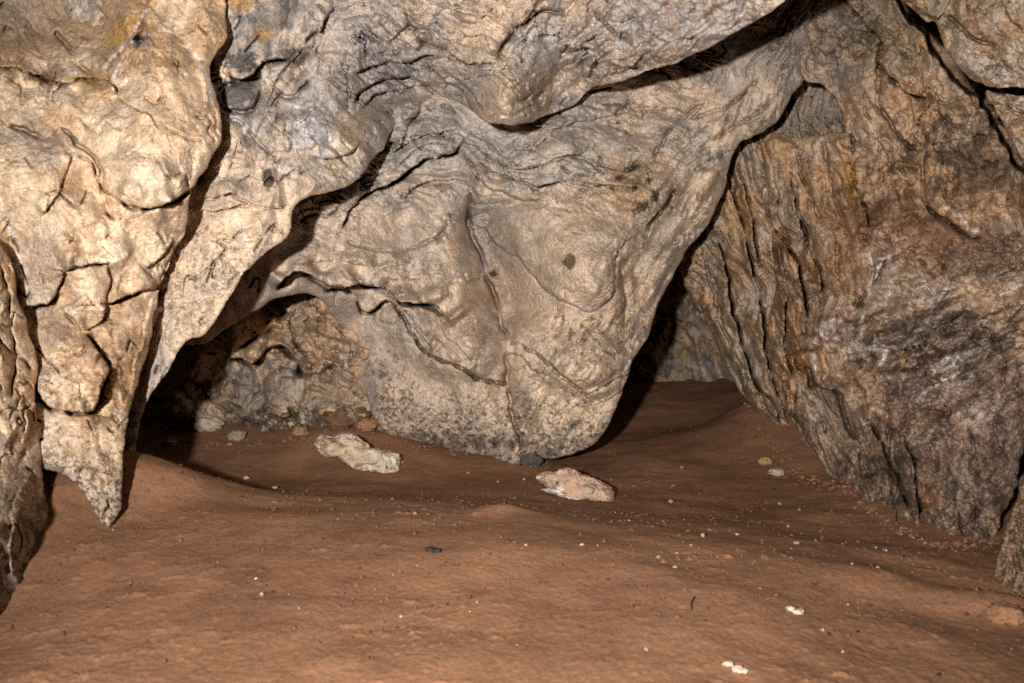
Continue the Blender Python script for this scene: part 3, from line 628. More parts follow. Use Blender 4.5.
def relP(s): return lumpy(s, 66, 110, 20, 7, 4, 1.4, 620, 8, 6)
def colP(s, H):
    c = base(s, TAN * 0.95, BEIGE * 0.85, 62, 45)
    c = mix(c, GREY * 0.75, blob(s.U, s.V, 802, 112, 50, 30) * 0.8)
    c = mix(c, TAN * 0.8, sstep(0.0, 0.5, fbm(*rot(s.U, s.V, 68, 60, 7), 3, 66)) * 0.5)
    c = mix(c, OCHRE * 0.8, blob(s.U, s.V, 745, 205, 8, 20) * 0.4)
    c = mix(c, GREY * 0.55, sstep(400, 450, s.V) * 0.6)
    return c, None
rock('passage_rock', [(680, 200), (690, 120), (760, 40), (900, 40), (900, 480), (830, 500), (786, 472), (776, 442), (756, 411), (736, 387), (725, 364), (712, 336), (698, 305), (684, 285), (676, 250)],
     [(690, 130, 4.6), (780, 60, 4.3), (890, 60, 4.2), (810, 110, 4.4), (745, 190, 4.3), (720, 220, 4.4), (700, 280, 4.62), (720, 330, 4.66), (735, 260, 4.42), (760, 250, 4.28), (750, 320, 4.4), (742, 390, 4.7), (770, 380, 4.35), (775, 430, 4.4), (790, 470, 4.2), (880, 300, 4.2), (880, 470, 4.0)],
     relP, colP,
     [('ledge', -14, 9, [(712, 230), (725, 264), (732, 309), (746, 357), (753, 384), (773, 405), (777, 425), (780, 452)], 0.05),
      ('ledge', -14, 7, [(728, 180), (742, 230), (756, 290), (764, 350), (778, 395), (796, 440)], 0.1),
      ('ledge', -12, 6, [(736, 160), (750, 215), (760, 270)], 0.15), ('crack', 8, 1.5, [(700, 250), (716, 300), (732, 350)]), ('crack', 6, 1.6, [(790, 96), (800, 112), (798, 130)])],
     MAT_ROCK, roll=14, rollk=1.0, thick=0.6, seed=23)
tag(bpy.data.objects['passage_rock'], 'thin upright folds of tan rock lining the right side of the dark passage', 'rock')

# ================================================================== G: broad right wall
def relG(s):
    a = lumpy(s, 70, 70, 44, 9, 6, 2.0, 700, 0)        # upper slabs
    b = lumpy(s, 72, 150, 26, 10, 5, 1.6, 720, 7, 4)       # left folds
    c = lumpy(s, -22, 64, 34, 8, 7, 2.8, 740, 0)       # lower right, rough and wet
    d = lumpy(s, 84, 80, 44, 8, 7, 2.8, 760, 0)        # foot
    l = sstep(870, 800, s.U + (s.V - 250) * -0.12); w = sstep(190, 280, s.V); f = sstep(400, 470, s.V)
    H = a * (1 - w) + c * w
    H = H * (1 - f) + d * f
    return H * (1 - l) + b * l
def colG(s, H):
    c = base(s, TAN * 0.95, BEIGE * 0.8, 71, 55)
    c = mix(c, GREY * 0.62, blob(s.U, s.V, 845, 30, 40, 55, 0, 0.6) * 0.8)
    c = mix(c, np.array([0.55, 0.40, 0.28]), blob(s.U, s.V, 900, 120, 60, 60, 0, 0.6) * 0.6)
    c = mix(c, OLIVE, blob(s.U, s.V, 900, 30, 30, 35, 0, 0.6, 6) * 0.4)
    c = mix(c, OCHRE * 1.1, blob(s.U, s.V, 850, 180, 6, 30, -8, 0.6, 8) * 0.85)
    c = mix(c, OCHRE * 0.8, blob(s.U, s.V, 793, 330, 9, 40, -8, 0.7, 9) * 0.55)
    c = mix(c, BROWN * 0.85, blob(s.U, s.V, 890, 215, 44, 20, 10, 0.5, 6, 0.8) * 0.85)
    c = mix(c, BROWN * 0.75, blob(s.U, s.V, 960, 250, 52, 28, 0, 0.5, 9, 0.8) * 0.7)
    c = mix(c, BROWN * 0.55, blob(s.U, s.V, 975, 170, 50, 30, 10, 0.5, 7, 0.9) * 0.7)
    c = mix(c, DARK * 1.3, speckle(s, 11, 0.0, 73, 0.3) * blob(s.U, s.V, 950, 150, 60, 40) * 0.6)
    c = mix(c, BROWN * 1.4, blob(s.U, s.V, 830, 290, 40, 60, 20, 0.7, 4) * 0.5)
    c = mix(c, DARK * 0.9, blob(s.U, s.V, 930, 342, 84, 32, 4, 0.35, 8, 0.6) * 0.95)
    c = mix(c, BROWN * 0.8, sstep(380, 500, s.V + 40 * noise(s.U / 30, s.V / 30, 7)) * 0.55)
    c = mix(c, TAN * 0.8, speckle(s, 16, 0.0, 74, 0.4) * sstep(240, 320, s.V) * sstep(820, 880, s.U) * 0.6)
    c = mix(c, WHITE * 0.7, speckle(s, 5, 0.42, 75, 0.08) * sstep(360, 460, s.V) * 0.7)
    c = mix(c, SOOT * 1.6, speckle(s, 5, 0.30, 76, 0.1) * sstep(320, 420, s.V) * 0.6)
    st = fbm(*rot(s.WU, s.WV, -24, 26, 9), 4, 171, 0.6); z = sstep(240, 300, s.V) * sstep(800, 860, s.U)
    c = mix(c, np.array([0.075, 0.052, 0.038]), sstep(0.05, 0.3, st) * z * (0.25 + 0.7 * blob(s.U, s.V, 945, 345, 100, 44, 0, 0.6))); c = mix(c, np.array([0.42, 0.36, 0.33]), sstep(0.14, 0.45, -st) * z * (0.15 + 0.5 * blob(s.U, s.V, 930, 320, 110, 90, 0, 0.6)))
    c = mix(c, BROWN * 0.8, sstep(0.1, 0.4, fbm(*rot(s.WU, s.WV, 74, 34, 12), 4, 172, 0.65)) * (1 - z) * sstep(120, 200, s.V) * 0.6)
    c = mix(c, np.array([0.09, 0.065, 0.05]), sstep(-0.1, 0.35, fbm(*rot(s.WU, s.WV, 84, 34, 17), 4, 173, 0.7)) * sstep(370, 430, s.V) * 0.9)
    c = mix(c, np.array([0.30, 0.16, 0.10]), blob(s.U, s.V, 900, 240, 60, 34, 10, 0.6, 12) * 0.45)
    for x, y, rx, ry, a_ in ((880, 262, 18, 26, 20), (868, 350, 26, 8, -10), (1008, 292, 20, 12, -35), (940, 388, 40, 12, -25), (905, 345, 12, 5, 0), (960, 360, 34, 7, -28), (985, 410, 26, 12, -30), (840, 330, 12, 22, 25)):
        c = mix(c, np.array([0.58, 0.52, 0.50]), blob(s.U, s.V, x, y, rx, ry, a_, 0.5, 14, 0.9) * sstep(-0.25, 0.15, fbm(*rot(s.U, s.V, a_, 12, 5), 3, 174)) * 0.7)  # pale patches: sheen of the wet wall painted into the colour
    c = mix(c, BROWN * 1.6, blob(s.U, s.V, 930, 497, 14, 8, 20, 0.5) * 0.8)
    c = mix(c, BEIGE * 0.7, blob(s.U, s.V, 830, 430, 26, 40, 10, 0.5) * 0.5)
    m = np.zeros(s.U.shape)
    for l in ([(866, 300), (872, 282), (884, 262), (900, 252)], [(922, 262), (924, 280), (932, 290), (956, 284)], [(888, 272), (890, 300)], [(815, 345), (822, 325), (836, 318)], [(840, 345), (862, 338), (864, 310)],
              [(940, 205), (955, 214), (972, 228), (984, 228)], [(1000, 296), (1012, 286), (1026, 276)], [(868, 352), (884, 350), (878, 372)], [(920, 392), (944, 380), (972, 372)], [(930, 372), (950, 360), (975, 352)], [(812, 352), (816, 372)]):
        m = veins_sheen(s, m, l, 2.4)  # white ridge lines here are painted glints, not mineral
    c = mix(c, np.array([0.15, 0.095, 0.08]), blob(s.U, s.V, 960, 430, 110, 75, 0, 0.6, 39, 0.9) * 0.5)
    c = c * np.array([1.05, 1.0, 0.96])
    c = mix(c, WHITE * 0.95, m * 0.85)
    wet = sstep(225, 280, s.V) * sstep(800, 870, s.U) * (0.1 + 0.9 * sstep(-0.2, 0.35, fbm(s.U / 16, s.V / 16, 3, 77)))
    return c, np.clip(wet * (1 - 0.6 * sstep(470, 520, s.V)), 0, 1)
rock('right_rock_wall'.replace('right_', 'side_'),
     [(785, -130), (1220, -130), (1220, 600), (1080, 600), (1000, 570), (930, 575), (860, 545), (838, 492), (814, 452), (800, 428), (783, 405), (771, 372), (768, 322), (775, 290), (772, 250), (772, 232), (763, 205), (765, 171), (755, 152), (758, 142), (771, 132), (800, 137), (838, 131), (845, 133), (841, 109), (823, 86), (804, 80), (796, 66), (790, 20)],
     [(800, -100, 3.9), (1000, -100, 3.4), (1210, -100, 2.8), (810, 40, 3.92), (850, 60, 3.86), (820, 75, 3.9), (870, 20, 3.85), (890, 60, 3.62), (930, 80, 3.42), (920, 20, 3.5), (985, 60, 3.5), (960, 130, 3.3), (1020, 150, 3.15), (870, 120, 3.58), (910, 135, 3.48), (855, 150, 3.66), (830, 160, 3.74), (790, 160, 3.9), (800, 220, 3.86), (775, 200, 4.0), (850, 220, 3.56), (900, 200, 3.34), (960, 210, 3.14), (1010, 230, 2.98), (860, 280, 3.44), (910, 290, 3.18), (960, 300, 2.98), (1010, 330, 2.82), (820, 300, 3.72), (785, 300, 3.96), (780, 350, 4.0), (810, 350, 3.72), (835, 370, 3.56), (845, 430, 3.62), (870, 400, 3.3), (830, 460, 3.74), (850, 490, 3.45), (880, 470, 3.22), (900, 505, 3.05), (925, 530, 2.86), (950, 480, 2.86), (970, 420, 2.82), (1000, 480, 2.7), (980, 540, 2.76), (1015, 540, 2.8), (1100, 300, 2.5), (1210, 300, 2.2), (1210, 580, 2.1), (1080, 560, 2.45)],
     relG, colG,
     [('slot', 300, 5, [(1030, 440), (1022, 474), (1014, 502), (998, 538), (990, 566)]), ('slot', 420, 12, [(888, -60), (901, -10), (916, 10), (932, 24), (938, 42), (950, 62), (967, 79), (985, 90), (996, 108), (1008, 132), (1024, 158), (1042, 184)], 0.0),
      ('ledge', -12, 10, [(848, 132), (851, 142), (852, 178), (859, 202), (870, 232)], 0.08), ('crack', 9, 1.6, [(850, 140), (862, 146), (876, 158)]),
      ('ledge', 14, 12, [(840, -5), (856, 12), (872, 31), (882, 44), (879, 61), (886, 74), (898, 84), (914, 94), (928, 100)], 0.06),
      ('crack', 13, 1.8, [(879, 60), (878, 102), (888, 122), (898, 134), (910, 147), (923, 148), (925, 200), (944, 219), (968, 234)], 0.05),
      ('ledge', 11, 10, [(925, 201), (944, 219), (962, 230), (982, 236)], 0.1),
      ('crack', 6, 1.5, [(934, 92), (940, 118), (960, 128), (975, 130)]), ('crack', 7, 1.4, [(906, 80), (920, 96), (938, 104), (964, 98)]),
      ('crack', 6, 1.4, [(950, 140), (966, 160), (980, 168), (1000, 160)]), ('ledge', 7, 9, [(925, 148), (950, 140), (985, 134), (1005, 140)], 0.15),
      ('ledge', 8, 9, [(888, 260), (880, 244), (866, 236), (850, 232)], 0.2), ('crack', 8, 1.6, [(866, 232), (872, 262), (868, 290), (856, 310)]),
      ('ledge', -18, 8, [(766, 215), (783, 244), (797, 264), (804, 299), (806, 340)], 0.08), ('ledge', -13, 7, [(790, 170), (800, 220), (818, 270), (822, 300)], 0.15), ('ledge', -12, 6, [(778, 240), (786, 290), (784, 350), (794, 390)], 0.15),
      ('crack', 7, 1.5, [(796, 150), (812, 200), (832, 240), (840, 280)]), ('crack', 7, 1.4, [(822, 140), (828, 180), (844, 220)]),
      ('ledge', 24, 11, [(796, 352), (800, 367), (812, 370), (815, 384), (838, 391), (846, 411), (856, 432), (860, 452), (868, 480)], 0.06),
      ('crack', 8, 1.6, [(888, 380), (886, 420), (892, 470), (886, 500)]), ('ledge', -14, 9, [(868, 420), (884, 450), (898, 480), (905, 512)], 0.12), ('ledge', -13, 8, [(905, 440), (914, 470), (918, 505), (922, 530)], 0.12),
      ('crack', 9, 1.8, [(972, 430), (974, 470), (978, 510), (974, 536)]), ('ledge', 8, 8, [(812, 420), (822, 450), (838, 480)], 0.2),
      ('ledge', 9, 9, [(920, 262), (926, 280), (934, 292), (958, 286)], 0.15), ('ledge', 9, 9, [(866, 306), (872, 284), (886, 262), (906, 250)], 0.15),
      ('ledge', 10, 10, [(840, 348), (864, 340), (890, 352), (920, 344), (950, 352)], 0.12), ('ledge', 8, 9, [(900, 400), (930, 384), (960, 376), (1000, 350)], 0.15),
      ('ledge', 8, 8, [(900, 430), (930, 412), (962, 408), (1000, 390)], 0.15), ('ledge', 8, 8, [(930, 330), (960, 318), (1000, 322), (1030, 300)], 0.15), ('ledge', 8, 8, [(985, 290), (1004, 272), (1030, 262)], 0.2), ('crack', 6, 1.4, [(1000, 340), (1004, 380), (996, 420), (1004, 460)])],
     MAT_DAMP, roll=16, rollk=0.9, thick=0.6, seed=29)
tag(bpy.data.objects['side_rock_wall'], 'broad brown rock wall at right, stained dark and glistening damp near its foot', 'rock wall')

# ================================================================== H: boulders wedged in the top right corner, I: rock at the right edge
def relH(s): return lumpy(s, 30, 60, 36, 7, 5, 1.8, 800, 3, 4)
def colH(s, H):
    c = base(s, BEIGE * 0.86, TAN * 0.8, 81, 50)
    return mix(c, OLIVE, blob(s.U, s.V, 945, 10, 18, 20) * 0.4), None
rock('boulder', [(886, -120), (1220, -130), (1220, 80), (1100, 92), (1024, 88), (990, 87), (972, 80), (958, 68), (944, 46), (936, 24), (926, 22), (908, 8), (893, -10), (880, -50)],
     [(890, -110, 3.1), (1200, -110, 2.4), (905, -10, 3.2), (940, 10, 3.1), (960, 40, 2.98), (985, 75, 2.95), (1020, 60, 2.8), (1000, 10, 2.82), (1200, 60, 2.3)],
     relH, colH, [('crack', 8, 1.6, [(948, 12), (960, 28), (975, 40), (996, 46)]), ('ledge', 7, 8, [(936, 22), (948, 4), (952, -20)], 0.2), ('ledge', 7, 9, [(1000, -5), (1008, 14), (1022, 30), (1030, 40)], 0.2), ('crack', 5, 1.4, [(996, 48), (1004, 64), (1018, 76)])], MAT_ROCK, roll=16, thick=0.4, seed=37)
tag(bpy.data.objects['boulder'], 'tan boulder wedged into the top right corner above a dark crack', 'boulder')
def relH2(s): return lumpy(s, 60, 50, 32, 7, 5, 1.8, 830, 3, 4)
rock('boulder', [(985, 91), (1024, 95), (1220, 100), (1220, 330), (1100, 260), (1040, 190), (1022, 160), (1006, 130), (995, 108)],
     [(990, 95, 3.0), (1020, 130, 2.92), (1100, 150, 2.7), (1200, 120, 2.4), (1200, 300, 2.4), (1040, 180, 2.88)],
     relH2, colH, [('crack', 6, 1.4, [(1004, 100), (1016, 112), (1030, 116)])], MAT_ROCK, roll=14, thick=0.4, seed=41)
tag(bpy.data.objects['boulder.001'], 'brown rock block at the right edge just under the top corner boulder', 'boulder')

def relI(s): return lumpy(s, 100, 50, 20, 6, 5, 2.2, 860, 5, 5)
def colI(s, H):
    c = base(s, BROWN * 1.4, TAN * 0.5, 91, 20)
    c = mix(c, DARK, speckle(s, 5, 0.1, 92, 0.2) * 0.7)
    return mix(c, WHITE * 0.6, speckle(s, 4, 0.4, 93) * 0.7), None
rock('edge_rock', [(1060, 420), (1220, 380), (1220, 720), (1060, 640), (1024, 618), (996, 606), (993, 585), (994, 566), (1000, 540), (1016, 501), (1024, 470)],
     [(1060, 440, 2.3), (1200, 400, 2.0), (1200, 700, 1.7), (1024, 480, 2.34), (1005, 545, 2.3), (1010, 600, 2.18), (1060, 560, 2.1)],
     relI, colI, [('crack', 7, 1.6, [(1010, 530), (1016, 560), (1012, 590)])], MAT_DAMP, roll=16, thick=0.4, seed=43)
tag(bpy.data.objects['edge_rock'], 'small dark grey rock poking in at the lower right edge above the soil', 'rock')

# ================================================================== earth floor
def zd(v, z):
    return (CAMZ - z) * F / (v - 237.0)
FLOOR = [(u, v, zd(v, z)) for u, v, z in (
    (0, 683, .14), (256, 683, .15), (512, 683, .16), (768, 683, .15), (1024, 683, .12), (200, 590, .16), (500, 590, .165), (800, 590, .15), (200, 540, .165), (350, 535, .165), (500, 560, .165), (650, 560, .16),
    (230, 512, .16), (320, 514, .16), (420, 514, .16), (500, 520, .16), (600, 532, .155), (700, 546, .15), (830, 551, .135), (900, 575, .12), (1000, 575, .09), (1024, 602, .09), (1005, 615, .10),
    (0, 615, .115), (40, 560, .165), (105, 528, .16), (105, 545, .16), (80, 510, .18), (60, 468, .245), (20, 480, .25), (128, 446, .285), (155, 478, .22), (185, 495, .18))]
FLOOR += [(u, v, d) for u, v, d in (
    (240, 492, 3.1), (400, 496, 3.08), (520, 503, 3.0), (700, 522, 2.8), (400, 478, 3.64), (300, 470, 3.86), (520, 490, 3.46), (600, 500, 3.34), (700, 500, 3.36), (700, 480, 3.74), (780, 505, 3.2), (450, 446, 4.2), (300, 443, 4.1), (345, 431, 4.08), (318, 425, 4.1), (270, 440, 4.14), (207, 436, 4.2), (170, 447, 4.15), (560, 465, 4.02), (640, 455, 4.1),
    (700, 430, 4.8), (650, 410, 5.1), (745, 402, 4.65), (700, 384, 5.7), (640, 385, 5.7), (790, 470, 3.9), (850, 486, 3.45), (870, 515, 3.0), (950, 540, 2.75))]
def floor_z(X, Y):
    c = [tuple(project(float(u), float(v), d)) for u, v, d in FLOOR]
    c += [(-1.5, 0.3, 0.12), (1.5, 0.3, 0.12), (0, 0.3, 0.15), (-3, 2, 0.25), (3, 2, 0.1), (-3, 5, 0.1), (3, 5, 0.1), (-3, 8, 0), (3, 8, 0), (0, 8, 0), (0, -3, 0.1), (-3, -3, 0.15), (3, -3, 0.15), (-2.6, 3.6, 0.2)]
    return tps(c, X, Y)
def soil_relief(X, Y):
    z = 0.010 * fbm(X / 0.45, Y / 0.45, 3, 900) + 0.0009 * fbm(X / 0.11, Y / 0.11, 3, 905, 0.6)
    n = fbm(X / 0.035, Y / 0.035, 3, 910, 0.65)
    z = z + 0.0006 * n + 0.006 * np.clip(n - 0.45, 0, 1) * sstep(0.0, 0.5, fbm(X / 0.3, Y / 0.3, 2, 915))
    z = z + 0.0007 * fbm(X / 0.012, Y / 0.012, 2, 920)
    # clods banked along the rim and towards the walls
    k = fbm(X / 0.05 + 3, Y / 0.05, 3, 930, 0.6); z = z + 0.0035 * np.clip(k - 0.35, 0, 0.6) * sstep(0.35, 0.95, np.abs(X + 0.05) / (0.25 + 0.28 * Y) + 0.3 * fbm(X / 0.4, Y / 0.4, 2, 931))
    return z
def floor_height(x, y):
    X = np.array([float(x)]); Y = np.array([float(y)])
    return float((floor_z(X, Y) + soil_relief(X, Y) + mounds(X, Y))[0])
MOUNDS = [(1005, 618, 2.06, 0.10, 0.035), (505, 514, 2.6, 0.07, 0.02), (880, 612, 2.15, 0.12, 0.02), (60, 475, 2.85, 0.15, 0.015), (420, 600, 2.2, 0.3, 0.012), (290, 560, 2.45, 0.22, 0.012)]
def mounds(X, Y):
    z = 0
    for u, v, d, r, h in MOUNDS:
        p = project(float(u), float(v), d)
        z = z + h * np.exp(-(((X - p[0]) ** 2 + ((Y - p[1]) * 1.3) ** 2) / (r * r)))
    return z
rows = np.concatenate([np.linspace(-3.2, 1.0, 60), np.exp(np.linspace(math.log(1.01), math.log(8.0), 760))])
cols = np.concatenate([np.linspace(-2.2, -0.66, 60), np.linspace(-0.655, 0.655, 900), np.linspace(0.66, 2.2, 60)])
Yg = np.repeat(rows[:, None], len(cols), 1)
Xg = cols[None, :] * np.maximum(Yg, 1.2)
Zg = floor_z(Xg, Yg) + soil_relief(Xg, Yg) + mounds(Xg, Yg)
def soil_material():
    m, nt, N, L = new_mat('red_brown_soil')
    out = N.new('ShaderNodeOutputMaterial'); b = N.new('ShaderNodeBsdfPrincipled'); L.new(b.outputs[0], out.inputs[0])
    b.inputs['Roughness'].default_value = 0.9; b.inputs['Specular IOR Level'].default_value = 0.15
    tc = N.new('ShaderNodeTexCoord')
    def nz(scale, det, ro):
        n = N.new('ShaderNodeTexNoise'); n.inputs['Scale'].default_value = scale; n.inputs['Detail'].default_value = det; n.inputs['Roughness'].default_value = ro
        L.new(tc.outputs['Object'], n.inputs['Vector']); return n
    a = nz(2.4, 7, 0.65)
    cr = N.new('ShaderNodeValToRGB'); e = cr.color_ramp.elements
    e[0].position = 0.34; e[0].color = (0.195, 0.098, 0.055, 1); e[1].position = 0.66; e[1].color = (0.298, 0.154, 0.088, 1)
    L.new(a.outputs['Fac'], cr.inputs[0])
    g = nz(140, 6, 0.75); r = N.new('ShaderNodeMapRange'); r.inputs[1].default_value = 0.3; r.inputs[2].default_value = 0.7; r.inputs[3].default_value = 0.66; r.inputs[4].default_value = 1.34
    L.new(g.outputs['Fac'], r.inputs[0])
    vm = N.new('ShaderNodeVectorMath'); vm.operation = 'SCALE'; L.new(cr.outputs[0], vm.inputs[0]); L.new(r.outputs[0], vm.inputs['Scale'])
    g2 = nz(11, 6, 0.7); r2 = N.new('ShaderNodeMapRange'); r2.inputs[1].default_value = 0.35; r2.inputs[2].default_value = 0.66; r2.inputs[3].default_value = 0.84; r2.inputs[4].default_value = 1.14
    L.new(g2.outputs['Fac'], r2.inputs[0])
    v3 = N.new('ShaderNodeVectorMath'); v3.operation = 'SCALE'; L.new(vm.outputs[0], v3.inputs[0]); L.new(r2.outputs[0], v3.inputs['Scale'])
    L.new(v3.outputs[0], b.inputs['Base Color'])
    h = nz(90, 9, 0.78); bp = N.new('ShaderNodeBump'); bp.inputs['Strength'].default_value = 0.4; bp.inputs['Distance'].default_value = 0.003
    L.new(h.outputs['Fac'], bp.inputs['Height']); L.new(bp.outputs[0], b.inputs['Normal'])
    return m
MAT_SOIL = soil_material()
W = np.stack([Xg, Yg, Zg], -1)
fo = mesh_object('ground', W.reshape(-1, 3), grid_faces(np.ones(Xg.shape, bool))[:, ::-1], MAT_SOIL, origin=np.zeros(3))
tag(fo, kind='structure')

# ------------------------------------------------------------------ cave shell behind and around everything
nu, nv = 160, 90
a = np.linspace(0, 2 * np.pi, nu + 1); b_ = np.linspace(-0.35, np.pi / 2, nv)
A, B = np.meshgrid(a, b_)
rr = 1 + 0.06 * fbm(np.cos(A) * 2 + 5, np.sin(A) * 2 + B * 2, 4, 950)
X = 4.6 * np.cos(A) * np.cos(B) * rr; Y = 2.2 + 5.2 * np.sin(A) * np.cos(B) * rr; Z = 0.2 + 3.0 * np.sin(B) * rr
sh = mesh_object('cave_shell', np.stack([X, Y, Z], -1).reshape(-1, 3), grid_faces(np.ones(A.shape, bool)), MAT_ROCK,
                 np.broadcast_to(GREY * 0.6, (A.size, 3)).copy(), origin=np.array([0, 2.2, 0.2]))
tag(sh, kind='structure')

# ================================================================== loose stones
def ico(sub=3):
    import bmesh
    bm = bmesh.new(); bmesh.ops.create_icosphere(bm, subdivisions=sub, radius=1.0)
    v = np.array([x.co[:] for x in bm.verts]); f = np.array([[x.index for x in p.verts] for p in bm.faces]); bm.free()
    return v, f
ICO = {k: ico(k) for k in (2, 3, 4, 5, 6)}
def n3(P, sc, seed, oct=3):
    return (fbm(P[:, 0] * sc + 3, P[:, 1] * sc + 7 * P[:, 2] * sc * 0.3, oct, seed) + fbm(P[:, 1] * sc - 4, P[:, 2] * sc + 2, oct, seed + 5) + fbm(P[:, 2] * sc + 9, P[:, 0] * sc - 6, oct, seed + 8)) / 2

def ground_at(u, v):
    """where the sight line through (u, v) meets the soil"""
    lo, best = 1.5, None
    for d in np.arange(1.5, 6.5, 0.02):
        p = project(float(u), float(v), float(d))
        if p[2] < floor_height_fast(p[0], p[1]): return p, d
    return p, d
_c = None
def floor_height_fast(x, y):
    # bilinear read of the built floor
    j = np.searchsorted(rows, y) - 1; j = min(max(j, 0), len(rows) - 2)
    q = x / max(rows[j], 1.2); i = np.searchsorted(cols, q) - 1; i = min(max(i, 0), len(cols) - 2)
    ty = (y - rows[j]) / (rows[j + 1] - rows[j]); tx = (q - cols[i]) / (cols[i + 1] - cols[i])
    ty = min(max(ty, 0), 1); tx = min(max(tx, 0), 1)
    return (Zg[j, i] * (1 - tx) + Zg[j, i + 1] * tx) * (1 - ty) + (Zg[j + 1, i] * (1 - tx) + Zg[j + 1, i + 1] * tx) * ty

def outline_stone(name, outline, d, depth_m, color_fn, seed, label, cat, lean=0.35, sub=6, group=None, ribs=0.0):
    """a solid stone: its silhouette given as cells at depth d, swollen to a real thickness"""
    v, f = ICO[sub]
    o = np.array(outline, float); c = o.mean(0)
    ang = np.arctan2(o[:, 1] - c[1], o[:, 0] - c[0]); rad = np.hypot(o[:, 0] - c[0], o[:, 1] - c[1])
    k = np.argsort(ang); ang, rad = ang[k], rad[k]
    ang = np.concatenate([ang - 2 * np.pi, ang, ang + 2 * np.pi]); rad = np.tile(rad, 3)
    th = np.arctan2(-v[:, 2], v[:, 0]); R = np.interp(th, ang, rad)
    # boxy rather than round cross-section
    h = np.sqrt(v[:, 0] ** 2 + v[:, 2] ** 2); sh_ = h ** 0.35
    u = c[0] + np.cos(th) * R * sh_; w = c[1] + np.sin(th) * R * sh_
    depth = d + np.sign(v[:, 1]) * np.abs(v[:, 1]) ** 0.7 * depth_m - (w - c[1]) * lean * d / F
    P = project(u, w, depth); ctr = P.mean(0); q = (P - ctr) / 0.10
    nrm = (P - ctr) / (np.linalg.norm((P - ctr), axis=1, keepdims=True) + 1e-6)
    n = n3(q, 1.3, seed) * 0.010 - np.abs(n3(q, 2.6, seed + 2)) * 0.020 - np.abs(n3(q, 7, seed + 3)) * 0.010 + 0.006 - ribs * 0.006 * np.abs(np.sin((u - 0.35 * w) * 0.55)) * sstep(c[0], c[0] + 10, u)
    edge = 0.35 + 0.65 * np.abs(v[:, 1:2])
    P = P + nrm * n[:, None] * edge + np.stack([n * 0, -np.abs(n) * 0.5, n * 0], 1)
    tint = color_fn(q, seed)
    ob = mesh_object(name, P, f, MAT_STONE, tint)
    return tag(ob, label, cat, group)

def pale(v, seed):
    m = sstep(-0.2, 0.3, n3(v, 2, seed + 11)); c = mix(np.broadcast_to(np.array([0.62, 0.52, 0.38]), v.shape), np.array([0.50, 0.36, 0.24]), m)
    c = mix(c, np.array([0.75, 0.70, 0.66]), sstep(0.1, 0.3, n3(v, 2.5, seed + 13)) * 0.8)
    return mix(c, BROWN, sstep(0.18, 0.32, n3(v, 3.5, seed + 12)) * 0.7)
def pinkish(v, seed):
    m = sstep(-0.2, 0.3, n3(v, 2, seed + 11)); c = mix(np.broadcast_to(np.array([0.52, 0.37, 0.27]), v.shape), np.array([0.42, 0.27, 0.18]), m)
    c = mix(c, np.array([0.78, 0.74, 0.72]), sstep(0.0, 0.2, -v[:, 2] * 1.2 - v[:, 0] * 0.5 - 0.25 + n3(v, 2.5, seed) * 0.5) * 0.9)
    return mix(c, DARK, sstep(0.2, 0.32, n3(v, 4, seed + 12)) * 0.75)
def flat(col, var=0.3):
    def fn(v, seed):
        return np.broadcast_to(np.array(col), v.shape) * (1 + var * n3(v, 3, seed))[:, None]
    return fn

S1 = [(315, 445), (320, 434), (333, 437), (341, 433), (350, 434), (363, 441), (370, 448), (384, 449), (400, 454), (399, 475), (394, 477), (376, 473), (366, 470), (352, 467), (345, 463), (338, 456), (328, 457), (322, 454)]
_, d1 = ground_at(365, 472)
outline_stone('stone', S1, d1 + 0.04, 0.07, pale, 1, 'long cream stone with a squared right end, lying on soil before the alcove', 'stone', ribs=1.0)
S2 = [(535, 477), (542, 472), (554, 472), (579, 473), (589, 477), (601, 482), (612, 487), (615, 493), (613, 501), (601, 501), (586, 499), (581, 502), (571, 503), (565, 498), (554, 494), (548, 488), (540, 488)]
_, d2 = ground_at(575, 499)
outline_stone('stone', S2, d2 + 0.03, 0.06, pinkish, 2, 'pinkish tapered stone with white and black marks, just below the hanging rock tip', 'stone')
def round_stone(u, v, rx, ry, col, seed, label, sub=4, name='stone', cat='stone', group=None, mat=None, squash=0.8, sink=0.25, ang=0.0, tex=0.16):
    p, d = ground_at(u, v + ry * 0.6)
    k = d / F
    vv, f = ICO[sub]
    P = vv * (1 + tex * n3(vv, 1.8, seed)[:, None] * 2 + 0.12 * n3(vv, 5, seed + 2)[:, None])
    P = P * np.array([rx * k, rx * k * squash, ry * k])
    ca, sa = math.cos(ang), math.sin(ang)
    P = np.stack([P[:, 0] * ca - P[:, 1] * sa, P[:, 0] * sa + P[:, 1] * ca, P[:, 2]], 1)
    zc = ry * k * (1 - sink)
    P = P + np.array([p[0], p[1] + rx * k * squash * 0.3, floor_height_fast(p[0], p[1] + rx * k * squash * 0.3) + zc])
    o = mesh_object(name, P, f, mat or MAT_STONE, flat(col)(vv, seed))
    return tag(o, label, cat, group)
round_stone(531, 460, 12, 11, SLATE * 0.55, 5, 'small dark grey stone tucked against the hanging rock beside its tip')
round_stone(318, 416, 20, 11, np.array([0.50, 0.33, 0.17]), 6, 'flat orange-tan stone leaning on the alcove rock behind the long cream stone')
round_stone(339, 424, 13, 12, BROWN * 0.9, 7, 'dull brown round lump behind the middle of the long cream stone')
round_stone(358, 421, 11, 11, BROWN * 0.75, 8, 'dark brown round lump touching the hanging rock above the long cream stone')
round_stone(366, 427, 11, 7, np.array([0.36, 0.2, 0.11]), 9, 'small orange-brown stone squeezed between the dark round lump and the hanging rock')
round_stone(207, 427, 16, 8, BEIGE * 0.9, 10, 'pale pinkish stone at the left end of the alcove floor')
